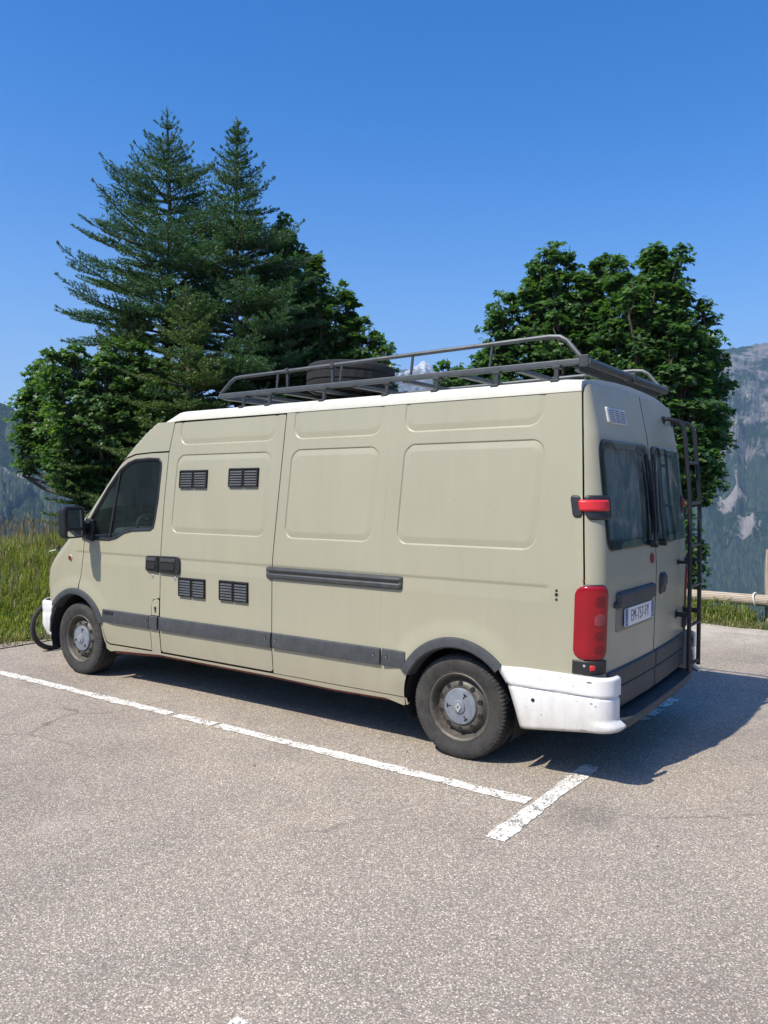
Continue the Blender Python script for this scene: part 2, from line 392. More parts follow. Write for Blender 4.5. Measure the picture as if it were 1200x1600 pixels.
def soilmat():
    m, nt, b = newmat('meadow_soil'); v = coords(nt)
    n = noise(nt, v, .25, 6, .65); n2 = noise(nt, v, 6, 4)
    c = ramp(nt, n, [(.3, (.03, .055, .018)), (.5, (.05, .085, .022)), (.7, (.085, .10, .04))])
    c = mixc(nt, c, ramp(nt, n2, [(.35, (.7, .7, .7)), (.65, (1.2, 1.2, 1.1))]), 1.0, 'MULTIPLY')
    nt.links.new(c, b.inputs['Base Color']); b.inputs['Roughness'].default_value = .95; bump(nt, b, n2, .6, .05)
    return m

def build_near():
    rs = np.concatenate([np.linspace(2.5, 14, 70), np.geomspace(14.3, 700, 70)]); az = np.linspace(-math.pi, math.pi, 541)[:-1]
    A, R_ = np.meshgrid(az, rs, indexing='ij')
    x = R_*np.cos(A); y = R_*np.sin(A); z = ground_z(x, y)
    V = np.stack([x, y, z], -1).reshape(-1, 3); nv = len(rs); nu = len(az)
    i, j = np.meshgrid(np.arange(nu), np.arange(nv-1), indexing='ij'); i2 = (i+1) % nu
    F = np.stack([i*nv+j, i*nv+j+1, i2*nv+j+1, i2*nv+j], -1).reshape(-1, 4)
    o = mesh_np('hillside_ground', V, F, soilmat(), None, True); o['kind'] = 'structure'
build_near()

# the asphalt sheet, ragged at its two grassy edges
def build_lot():
    pts = []
    for y in np.arange(40, LOT_Y, -.11): pts.append((LOT_X+.12*math.sin(y*1.3)+.09*(vnoise(np.array(y*2.2), np.array(.5))-.5)*2+.03*random.random(), y, 0))
    for x in np.arange(LOT_X, -40, -.11): pts.append((x, LOT_Y+.14*(float(vnoise(np.array(x*1.9), np.array(3.5)))-.5)*2+.04*random.random(), 0))
    pts += [(-40, 40, 0)]
    MB().add(pts, [tuple(range(len(pts)))[::-1]]).build('asphalt', asphalt()).__setitem__('kind', 'structure')
build_lot()

def line_strip(name, a, b, w, gaps=(), seed=0, worn=1.0):
    a = Vector((*a, .004)); b = Vector((*b, .004)); d = (b-a); L = d.length; d.normalize(); n = Vector((-d.y, d.x, 0))
    mb = MB(); step = .022; k = int(L/step); rr = random.Random(seed); prev = None
    for i in range(k+1):
        s = i*step; gap = any(g0 < s < g1 for g0, g1 in gaps)
        if gap: prev = None; continue
        e = [(.5*w+rr.uniform(-.004, .002)*worn+.004*math.sin(s*5+seed)+.010*(float(vnoise(np.array(s*14+seed), np.array(worn)))-.5)*worn) for _ in (0, 1)]
        q = [a+d*s+n*e[0], a+d*s-n*e[1]]
        base = len(mb.v); mb.v += [tuple(q[0]), tuple(q[1])]
        if prev is not None: mb.f.append((prev, prev+1, base+1, base))
        prev = base
    o = mb.build(name, LINE); o['kind'] = 'structure'; return o
LINE = linepaint()
line_strip('parking_line', (5.6, 1.335), (-.675, 1.31), .1, [(3.29, 3.335), (3.77, 3.79)], 1, 1.6)
line_strip('parking_line', (-.735, 1.85), (-.755, .55), .105, [], 2, 1.4)
line_strip('parking_line', (-.70, 3.52), (-.72, 6.2), .1, [], 3)
line_strip('parking_line', (-.70, -.62), (-.74, -1.4), .09, [(.12, .15), (.4, .46)], 4, 3)
line_strip('parking_line', (-.72, 10), (-8, 10), .1, [], 5)

# far terrain: valley floor, forested hill on the left, rock wall on the right, snow peaks between
def interp(a, pts):
    p = np.array(pts, float); return np.interp(a, p[:, 0], p[:, 1])
def far_height(ad, r):
    """ad: degrees to the right of the view axis, r: metres"""
    ar = np.radians(ad)+YAW*0; X = r*np.sin(ar); Y = r*np.cos(ar)
    floor = -400+30*fbm(X*.003, Y*.003, 3, 5)
    nz = fbm(X*.0016, Y*.0016, 6, 21, True); nf = fbm(X*.008, Y*.008, 5, 31)
    H = floor*1.0
    def mtn(H, Rr, elev, w, p, amp, seed):
        n1 = fbm(ad*.35+seed, r*.0012, 5, seed, True); n2 = fbm(ad*1.1, r*.004, 5, seed+9, True)
        zr = np.tan(np.radians(elev))*Rr + (fbm(ad*.9+seed, ad*0+.5, 5, seed+4)-.5)*Rr*.022
        t = (r-(Rr-w))/w
        g = np.where(t < 1, np.clip(t, 0, 1)**p, np.clip(1-(t-1)*.8, 0, 1))
        tt = np.clip(t, 0, 1)
        z = floor+(zr-floor)*g + (zr-floor)*amp*((n1-.55)*1.0+(n2-.55)*.55)*np.clip(4*tt*(1-tt), 0, 1)
        return np.where(elev > -6, np.maximum(H, z), H)
    # right rock wall
    e = interp(ad, [(7, -7), (12, 3), (16, 6.5), (20, 8.6), (22.4, 9.3), (24.5, 9.45), (26.5, 9.75), (34, 11.5), (45, 13), (60, 14.5), (80, 14), (100, 11), (125, 7), (150, 9), (180, 8), (181, 8)])
    e2 = interp(ad, [(-181, 8), (-170, 8), (-140, 10), (-100, 9), (-60, 7.5), (-40, 6.5), (-34, 5.4), (-28, 6.8), (-26, 5.9), (-24.3, 5.1), (-22, 2.8), (-18, .5), (-12, -3), (-8, -7)])
    H = mtn(H, 2900, e, 1150, .82, .16, 3)
    H = mtn(H, 1700, e2, 950, .9, .07, 17)
    e3 = interp(ad, [(-12, -7), (-8, 2), (-3, 6.0), (-.8, 7.2), (.3, 8.9), (1.1, 8.8), (2.0, 8.95), (2.9, 9.5), (3.5, 8.9), (4.3, 8.3), (6, 7.0), (9, 5), (16, -7)])
    H = mtn(H, 4100, e3, 1500, .9, .14, 41)
    return H

def farmat():
    m, nt, b = newmat('mountain_rock_and_forest')
    geo = nt.nodes.new('ShaderNodeNewGeometry'); sp = nt.nodes.new('ShaderNodeSeparateXYZ'); nt.links.new(geo.outputs['Position'], sp.inputs[0])
    sn = nt.nodes.new('ShaderNodeSeparateXYZ'); nt.links.new(geo.outputs['True Normal'], sn.inputs[0])
    v = coords(nt, (.001, .001, .001)); vs = coords(nt, (.001, .001, .00065))
    n1 = noise(nt, v, 9, 7, .65, .5); n2 = noise(nt, v, 45, 6, .7); n3 = noise(nt, vs, 22, 6, .7, 1.0)
    rock = ramp(nt, n3, [(.3, (.10, .105, .10)), (.5, (.19, .187, .175)), (.7, (.31, .29, .27))])
    veg = ramp(nt, n2, [(.3, (.010, .024, .013)), (.5, (.020, .042, .020)), (.7, (.038, .064, .028))])
    # rock where it is steep, high, or where gullies cut it
    h = nt.nodes.new('ShaderNodeMapRange'); h.inputs[1].default_value = -250; h.inputs[2].default_value = 500; nt.links.new(sp.outputs['Z'], h.inputs[0])
    a = nt.nodes.new('ShaderNodeMath'); a.operation = 'MULTIPLY_ADD'; nt.links.new(h.outputs[0], a.inputs[0]); a.inputs[1].default_value = .30; nt.links.new(n1, a.inputs[2])
    s = nt.nodes.new('ShaderNodeMath'); s.operation = 'MULTIPLY_ADD'; nt.links.new(sn.outputs['Z'], s.inputs[0]); s.inputs[1].default_value = -.35; nt.links.new(a.outputs[0], s.inputs[2])
    s2 = nt.nodes.new('ShaderNodeMath'); s2.operation = 'MULTIPLY_ADD'; nt.links.new(n2, s2.inputs[0]); s2.inputs[1].default_value = .35; nt.links.new(s.outputs[0], s2.inputs[2])
    f = nt.nodes.new('ShaderNodeMapRange'); f.inputs[1].default_value = .60; f.inputs[2].default_value = .72; nt.links.new(s2.outputs[0], f.inputs[0])
    fine = noise(nt, v, 190, 4, .7)
    veg = mixc(nt, veg, ramp(nt, fine, [(.35, (.45, .5, .5)), (.65, (1.5, 1.45, 1.3))]), 1.0, 'MULTIPLY')
    rock = mixc(nt, rock, ramp(nt, noise(nt, coords(nt, (.001, .001, .0005)), 130, 5, .7, .3), [(.35, (.62, .62, .64)), (.62, (1.22, 1.2, 1.16))]), 1.0, 'MULTIPLY')
    c = mixc(nt, veg, rock, f.outputs[0])
    # bare cliffs and scree chutes at their own places
    for (px, py, pz), rad in PATCHES:
        mp = nt.nodes.new('ShaderNodeMapping'); mp.inputs['Location'].default_value = (-px, -py, -pz); mp.inputs['Scale'].default_value = (1, 1, 1)
        nt.links.new(geo.outputs['Position'], mp.inputs[0])
        m2 = nt.nodes.new('ShaderNodeVectorMath'); m2.operation = 'MULTIPLY'; m2.inputs[1].default_value = (1/rad, .6/rad, .5/rad); nt.links.new(mp.outputs[0], m2.inputs[0])
        ln = nt.nodes.new('ShaderNodeVectorMath'); ln.operation = 'LENGTH'; nt.links.new(m2.outputs[0], ln.inputs[0])
        ad_ = nt.nodes.new('ShaderNodeMath'); ad_.operation = 'MULTIPLY_ADD'; nt.links.new(n3, ad_.inputs[0]); ad_.inputs[1].default_value = 2.4; nt.links.new(ln.outputs['Value'], ad_.inputs[2])
        pf = nt.nodes.new('ShaderNodeMapRange'); pf.inputs[1].default_value = 2.05; pf.inputs[2].default_value = 1.85; nt.links.new(ad_.outputs[0], pf.inputs[0])
        pr = mixc(nt, (.36, .33, .305), rock, .5)
        c = mixc(nt, c, pr, pf.outputs[0])
    # snow on the highest crests
    sn2 = nt.nodes.new('ShaderNodeMath'); sn2.operation = 'MULTIPLY_ADD'; nt.links.new(n2, sn2.inputs[0]); sn2.inputs[1].default_value = 520; nt.links.new(sp.outputs['Z'], sn2.inputs[2])
    q = nt.nodes.new('ShaderNodeMapRange'); q.inputs[1].default_value = 885; q.inputs[2].default_value = 910; nt.links.new(sn2.outputs[0], q.inputs[0])
    c = mixc(nt, c, (.66, .68, .72), q.outputs[0])
    nt.links.new(c, b.inputs['Base Color']); b.inputs['Roughness'].default_value = .95; b.inputs['Specular IOR Level'].default_value = .1
    bump(nt, b, n2, .9, 18)
    return m
def px_ray(u, v):
    return np.array(fw)+np.array(r2)*((u-600)/1228.57)-np.array(u2)*((v-800)/1228.57)
def hit_far(u, v):
    d = px_ray(u, v); t = np.linspace(700, 4600, 4000); P = CAM+d*t[:, None]
    rr = np.hypot(P[:, 0]-CAM[0], P[:, 1]-CAM[1]); ad = np.degrees(YAW-np.arctan2(P[:, 1]-CAM[1], P[:, 0]-CAM[0]))
    i = np.argmax(P[:, 2] < far_height(ad, rr)); return P[i], t[i]
PATCHES = []
for u_, v_, k_ in ((1140, 772, 24), (1170, 820, 18), (1112, 715, 18), (1135, 735, 14), (1160, 745, 20), (1185, 790, 14), (1128, 690, 20), (6, 745, 26), (20, 762, 20), (-10, 735, 24)):
    P_, t_ = hit_far(u_, v_); PATCHES.append((tuple(P_), k_*t_/1228.57))
FARM = farmat()

def polar(ad, r, z):
    a = YAW-np.radians(ad); return np.stack([CAM[0]+r*np.cos(a), CAM[1]+r*np.sin(a), z], -1)

def build_far():
    ad = np.concatenate([np.arange(-180, -30, 1.5), np.arange(-30, -20, .1), np.arange(-20, -1, .5), np.arange(-1, 6, .12), np.arange(6, 19, .5), np.arange(19, 31, .09), np.arange(31, 180, 1.2)])
    rs = np.concatenate([np.linspace(560, 900, 12)[:-1], np.linspace(900, 3050, 190)[:-1], np.linspace(3050, 4700, 50)])
    A, R_ = np.meshgrid(ad, rs, indexing='ij'); z = far_height(A, R_)
    # scree and cliff faces
    V = polar(A, R_, z).reshape(-1, 3); nu, nv = len(ad), len(rs)
    i, j = np.meshgrid(np.arange(nu), np.arange(nv-1), indexing='ij'); i2 = (i+1) % nu
    F = np.stack([i*nv+j, i2*nv+j, i2*nv+j+1, i*nv+j+1], -1).reshape(-1, 4)
    o = mesh_np('mountains', V, F, FARM, None, True); o['kind'] = 'structure'
build_far()

def build_far_forest():
    n = 60000
    ad = np.concatenate([RNG.uniform(19, 29, n), RNG.uniform(-30, -20, n)])
    r = np.concatenate([RNG.uniform(1750, 2850, n), RNG.uniform(760, 1700, n)])
    z = far_height(ad, r); x = r*np.sin(np.radians(ad)); y = r*np.cos(np.radians(ad))
    m = fbm(x*.006, y*.006, 4, 77)
    keep = (np.where(ad > 0, z < 90+420*(m-.5), z < 400)) & (m > .34)
    dz = np.abs(far_height(ad, r+6)-z)/6; keep &= dz < 1.9; print('far trees', keep.sum())
    ad, r, z = ad[keep], r[keep], z[keep]; n = len(ad)
    B = polar(ad, r, z-2); h = RNG.uniform(10, 26, n); w = h*RNG.uniform(.18, .32, n)
    k = 5; ang = np.arange(k)*2*math.pi/k
    ring = np.stack([np.cos(ang), np.sin(ang), 0*ang], -1)
    V = np.concatenate([B[:, None, :]+ring[None]*w[:, None, None], (B+np.stack([0*h, 0*h, h], -1))[:, None, :]], 1)
    f = np.array([(i, (i+1) % k, k) for i in range(k)])
    F = (np.arange(n)[:, None, None]*(k+1)+f[None]).reshape(-1, 3)
    mm = leafmat('far_forest_green', [(.004, .012, .010), (.009, .024, .015), (.018, .040, .021), (.034, .060, .027)], 0.0, .8)
    o = mesh_np('far_forest', V.reshape(-1, 3), F, mm); o['kind'] = 'stuff'
    setp(o, 'dark hazy conifer forest covering the lower mountain slopes')
build_far_forest()

# the air: one closed box of thin haze round everything
def build_haze():
    mb = MB(); mb.box((0, 0, 170), (10200, 10200, 1260))
    m = bpy.data.materials.new('valley_haze'); m.use_nodes = True; nt = m.node_tree; nt.nodes.clear()
    out = nt.nodes.new('ShaderNodeOutputMaterial'); pv = nt.nodes.new('ShaderNodeVolumePrincipled')
    pv.inputs['Color'].default_value = (.42, .65, 1.0, 1); pv.inputs['Density'].default_value = HAZE; pv.inputs['Anisotropy'].default_value = .1
    nt.links.new(pv.outputs[0], out.inputs['Volume'])
    o = mb.build('haze', m); o['kind'] = 'stuff'
HAZE = .000135
build_haze()
# ------------------------------------------------------------------ the van
VAN = empty('camper_van')
setp(VAN, 'beige high-roof panel van with white roof, roof rack and rear ladder, parked on asphalt', 'van')

_zs = np.linspace(.2, 2.45, 226)
_sil = [(.2, 4.40), (.5, 4.45), (.684, 4.486), (.819, 4.504), (.968, 4.482), (1.074, 4.402), (1.157, 4.304), (1.239, 4.214), (1.36, 4.07), (1.477, 3.937), (1.641, 3.755), (1.843, 3.567), (1.998, 3.414), (2.148, 3.232), (2.274, 3.055), (2.357, 2.878), (2.45, 2.66)]
_xs = np.interp(_zs, [a for a, b in _sil], [b for a, b in _sil])
_k = np.exp(-np.linspace(-2, 2, 13)**2); _k /= _k.sum()
_xs = np.convolve(np.pad(_xs, 6, mode='edge'), _k, 'valid')
def YW(z):
    z = np.asarray(z, float)
    return .97-.088*np.clip((z-1.15)/1.23, 0, None)**1.2-.03*np.clip((.55-z)/.3, 0, None)
def rfront(z): return np.interp(z, [.6, 1.15, 1.45, 2.0, 2.4], [.26, .24, .10, .08, .08])
NX, NY = .529, .848
def cxf(z):
    r = rfront(z); return np.interp(z, _zs, _xs)-r*(1-NY)/NX
def x60(z): return cxf(z)+rfront(z)*.8660

def rr_sd(x, z, x0, x1, z0, z1, r, k=.06):
    xx = x+k*(z-1.376); cx, cz = (x0+x1)/2, (z0+z1)/2
    qx = np.abs(xx-cx)-(x1-x0)/2+r; qz = np.abs(z-cz)-(z1-z0)/2+r
    return r-(np.hypot(np.maximum(qx, 0), np.maximum(qz, 0))+np.minimum(np.maximum(qx, qz), 0))
EMB = [(1.665, 2.745, 1.373, 2.028, .09), (.665, 1.475, 1.373, 2.036, .09), (-.545, .468, 1.372, 2.042, .09),
       (1.64, 2.735, 2.105, 2.7, .10), (.66, 1.475, 2.108, 2.7, .10), (-.52, .487, 2.118, 2.7, .10)]
def emb_depth(sd, d0):
    return d0*smooth(0, .009, sd)-(d0-.0015)*np.clip((sd-.009)/.042, 0, 1)
RA = (-.01, .335, .39, .462); FA = (4.07, .345, .412, .475)   # wheel arches: cx, cz, opening radius, flare radius
def side_y(x, z):
    x = np.asarray(x, float); z = np.asarray(z, float)
    y = YW(z)
    r = rfront(z); c = cxf(z); t = np.clip((x-c)/r, 0, .9)
    y = y-r*(1-np.sqrt(1-t*t))
    for i, e in enumerate(EMB):
        y = y-emb_depth(rr_sd(x, z, *e), .0075 if i < 3 else .006)
    # belt groove: crisp upper lip, soft ramp below
    g = np.where(z > 1.150, smooth(1.176, 1.150, z), np.clip((z-1.067)/.083, 0, 1))
    ends = smooth(-.66, -.60, x)*smooth(4.12, 3.98, x)
    y = y-.0055*g*ends
    # soft flare of the sheet metal towards the wheel arches
    for cx, cz, ro, rf in (RA, FA):
        d = np.hypot(x-cx, z-cz)-rf; y = y+.012*smooth(.13, 0, d)*smooth(.30, .5, z)
    # faint press line between the two rear panels
    sx = .571-.045*np.clip((z-1.367)/.95, 0, 1); y = y-.0018*np.exp(-((x-sx)/.004)**2)*smooth(.68, .75, z)
    return y
def side_map(sgn):
    def f(s, z):
        return np.stack([s, sgn*side_y(s, z), z], -1)
    return f
# rear: x of the rear face by height; plan = bowed face, corner arc, then the flank
def xc(z): return np.interp(z, [.3, .65, 1.2, 1.36, 2.065, 2.243, 2.40], [-.963, -.967, -.982, -.976, -.914, -.879, -.848])
def rcz(z): return np.interp(z, [1.8, 2.4], [.105, .05])
def rear_map(sgn, off=0.0):
    def f(s, z):
        s = np.asarray(s, float); z = np.asarray(z, float)
        w = YW(z); rc = rcz(z); yf = w-rc; bow = .028
        sl = 2*bow/yf; th = np.arctan(sl)            # face slope where the arc starts
        x0 = xc(z)
        a = np.clip((s-yf)/rc, 0, math.pi/2-th)+th   # arc angle from straight-back
        nx, ny = -np.cos(a), np.sin(a)
        ccx = x0+bow+rc*np.cos(th); ccy = yf-rc*np.sin(th)
        face = s < yf
        rest = np.clip(s-yf-rc*(math.pi/2-th), 0, None)
        fx = x0+bow*(s/yf)**2; fy = s; fs = 2*bow*s/yf**2; fn = np.sqrt(1+fs*fs)
        X = np.where(face, fx, ccx+rc*nx+rest); Y = np.where(face, fy, ccy+rc*ny)
        NXx = np.where(face, -1/fn, nx); NYy = np.where(face, fs/fn, ny)
        return np.stack([X+NXx*off, sgn*(Y+NYy*off), z+0*s], -1)
    return f
def s_of_side_x(x, z):
    w = YW(z); rc = rcz(z); yf = w-rc; th = np.arctan(2*.028/yf)
    side0 = xc(z)+.028+rc*np.cos(th)
    return yf+rc*(math.pi/2-th)+(x-side0)
def xseam(z): return np.interp(z, [.3, 1.0, 1.25, 1.87, 2.4], [-.853, -.853, -.848, -.821, -.795])

def densify(poly, step=.015):
    out = []
    n = len(poly)
    for i in range(n):
        a = np.array(poly[i], float); b = np.array(poly[(i+1) % n], float); L = np.hypot(*(b-a)); k = max(1, int(round(L/step)))
        for t in range(k): out.append(a+(b-a)*t/k)
    return np.array(out)
def inpoly(P, poly):
    x, y = P[:, 0], P[:, 1]; c = np.zeros(len(P), bool); n = len(poly)
    for i in range(n):
        x1, y1 = poly[i]; x2, y2 = poly[(i+1) % n]
        if y1 == y2: continue
        m = ((y1 > y) != (y2 > y)) & (x < (x2-x1)*(y-y1)/(y2-y1)+x1); c ^= m
    return c
def round_poly(poly, r, n=5):
    out = []; m = len(poly)
    for i in range(m):
        p0, p, p1 = [np.array(poly[k % m][:2], float) for k in (i-1, i, i+1)]
        rr = r[i] if isinstance(r, (list, tuple)) else r
        if rr <= 0: out.append(tuple(p)); continue
        d0 = p0-p; d1 = p1-p; l0, l1 = np.hypot(*d0), np.hypot(*d1); k = min(rr, l0*.48, l1*.48)
        a = p+d0/l0*k; b = p+d1/l1*k
        for t in np.linspace(0, 1, n+1): out.append(tuple((1-t)**2*a+2*t*(1-t)*p+t*t*b))
    return out

def surf_panel(name, poly, mapf, out, mat, parent=VAN, holes=(), extra=None, grid=.03, flange=.02, step=.015, thick_dir=None):
    P = densify(poly, step); HS = [densify(h, step) for h in holes]
    lo, hi = P.min(0), P.max(0)
    gx = np.arange(lo[0]+grid*.5, hi[0], grid); gz = np.arange(lo[1]+grid*.5, hi[1], grid)
    G = np.stack(np.meshgrid(gx, gz), -1).reshape(-1, 2)
    if extra is not None and len(extra): G = np.concatenate([G, extra])
    G = G[inpoly(G, P)]
    for h in HS: G = G[~inpoly(G, h)]
    # keep clear of the outline
    B = np.concatenate([P]+HS)
    keep = np.ones(len(G), bool)
    for i in range(0, len(G), 4000):
        d = np.hypot(G[i:i+4000, None, 0]-B[None, :, 0], G[i:i+4000, None, 1]-B[None, :, 1]).min(1); keep[i:i+4000] = d > step*.45
    G = G[keep]
    verts = [Vector(p) for p in np.concatenate([B, G])]
    edges = []; b = 0
    for L in [P]+HS:
        n = len(L); edges += [(b+i, b+(i+1) % n) for i in range(n)]; b += n
    ov, oe, of, *_ = geometry.delaunay_2d_cdt(verts, edges, [], 0, 1e-6)
    V2 = np.array([(p.x, p.y) for p in ov]); T = np.array([tuple(f) for f in of if len(f) == 3])
    cen = V2[T].mean(1); ok = inpoly(cen, P)
    for h in HS: ok &= ~inpoly(cen, h)
    T = T[ok]
    s, z = V2[:, 0], V2[:, 1]
    V3 = mapf(s, z); e = .0012
    ds = mapf(s+e, z)-mapf(s-e, z); dz = mapf(s, z+e)-mapf(s, z-e)
    Nn = np.cross(ds, dz); Nn /= np.linalg.norm(Nn, axis=1)[:, None]+1e-12
    sg = np.sign((Nn @ np.array(out)).mean()); Nn = Nn*sg
    if sg < 0: T = T[:, ::-1]
    Vs = [V3]; Ns = [Nn]; Fs = [tuple(int(i) for i in t) for t in T]; base = len(V3)
    if flange:
        for L in [P]+HS:
            n = len(L); A = mapf(L[:, 0], L[:, 1])
            d1 = mapf(L[:, 0]+e, L[:, 1])-mapf(L[:, 0]-e, L[:, 1]); d2 = mapf(L[:, 0], L[:, 1]+e)-mapf(L[:, 0], L[:, 1]-e)
            nn = np.cross(d1, d2); nn /= np.linalg.norm(nn, axis=1)[:, None]; nn *= sg
            Bv = A-nn*flange; Vs += [A, Bv]
            tang = np.roll(A, -1, 0)-np.roll(A, 1, 0); fn = np.cross(tang, nn); fn /= np.linalg.norm(fn, axis=1)[:, None]+1e-9
            Ns += [fn, fn]
            for i in range(n): Fs.append((base+i, base+(i+1) % n, base+n+(i+1) % n, base+n+i))
            base += 2*n
    V = np.concatenate(Vs); Nl = np.concatenate(Ns)
    me = bpy.data.meshes.new(name); me.from_pydata(V.tolist(), [], Fs); me.update()
    me.polygons.foreach_set('use_smooth', np.ones(len(me.polygons), bool))
    me.normals_split_custom_set_from_vertices(Nl.tolist())
    return link(name, me, mat, parent)

def emboss_points():
    pts = []
    for (x0, x1, z0, z1, r) in EMB:
        for sd in (-.0015, .0025, .0065, .0105, .047, .055):
            q = round_poly([(x0+sd, z0+sd), (x1-sd, z0+sd), (x1-sd, z1-sd), (x0+sd, z1-sd)], max(r*1.0-sd, .02), 8)
            # true circular corners
            q = []
            rr = max(r-sd, .004)
            for cx, cz, a0 in ((x1-sd-rr, z1-sd-rr, 0), (x0+sd+rr, z1-sd-rr, 90), (x0+sd+rr, z0+sd+rr, 180), (x1-sd-rr, z0+sd+rr, 270)):
                for a in np.linspace(a0, a0+90, 9): q.append((cx+rr*math.cos(math.radians(a)), cz+rr*math.sin(math.radians(a))))
            D = densify(q, .011); D[:, 0] -= .06*(D[:, 1]-1.376); pts.append(D)
    for z in (1.179, 1.173, 1.168, 1.162, 1.156, 1.149, 1.143, 1.067, 1.075, 1.06):
        X = np.arange(-.7, 4.2, .014); pts.append(np.stack([X, np.full_like(X, z)], -1))
    for dx in (-.009, -.004, 0, .004, .009):
        Z = np.arange(.66, 2.3, .02); pts.append(np.stack([.571-.045*np.clip((Z-1.367)/.95, 0, 1)+dx, Z], -1))
    return np.concatenate(pts)
EXTRA = emboss_points()

def arc_pts(c, r, z_from, z_to, a0, a1, n=28):
    return [(c[0]+r*math.cos(math.radians(a)), c[1]+r*math.sin(math.radians(a))) for a in np.linspace(a0, a1, n)]
def lin(pts, z): return float(np.interp(z, [p[1] for p in pts], [p[0] for p in pts]))

# seam lines (x by z)
S_B = [(2.882, .33), (2.880, .43), (2.871, .793), (2.859, 1.152), (2.844, 1.628), (2.815, 2.060), (2.762, 2.297)]      # behind the driver's door
S_C = [(1.589, .33), (1.586, .668), (1.581, 1.163), (1.541, 1.728), (1.504, 2.306)]                                    # behind the sliding door
g = .0035
ZT = 2.309
def between(seam, z0, z1, dx, n=14):
    return [(lin(seam, z)+dx, z) for z in np.linspace(z0, z1, n)]
GUT = [(2.812, 2.058), (3.05, 2.056), (3.255, 2.046), (3.37, 2.018), (3.445, 1.978), (3.54, 1.902), (3.66, 1.778), (3.78, 1.648), (3.93, 1.462), (3.965, 1.395)]
WIN = [(3.785, 1.278), (3.571, 1.280), (3.47, 1.300), (3.359, 1.350), (3.25, 1.372), (3.010, 1.385), (2.965, 1.41), (2.948, 1.47), (2.918, 1.65), (2.898, 1.92), (2.902, 1.97), (2.937, 2.004), (3.06, 2.010), (3.25, 2.003), (3.346, 1.978), (3.457, 1.918), (3.627, 1.750), (3.785, 1.565), (3.86, 1.47), (3.87, 1.42), (3.845, 1.30)]
F_SEAM = [(3.925, 1.33), (3.945, 1.18), (3.965, 1.05), (3.985, .95), (4.012, .85)]

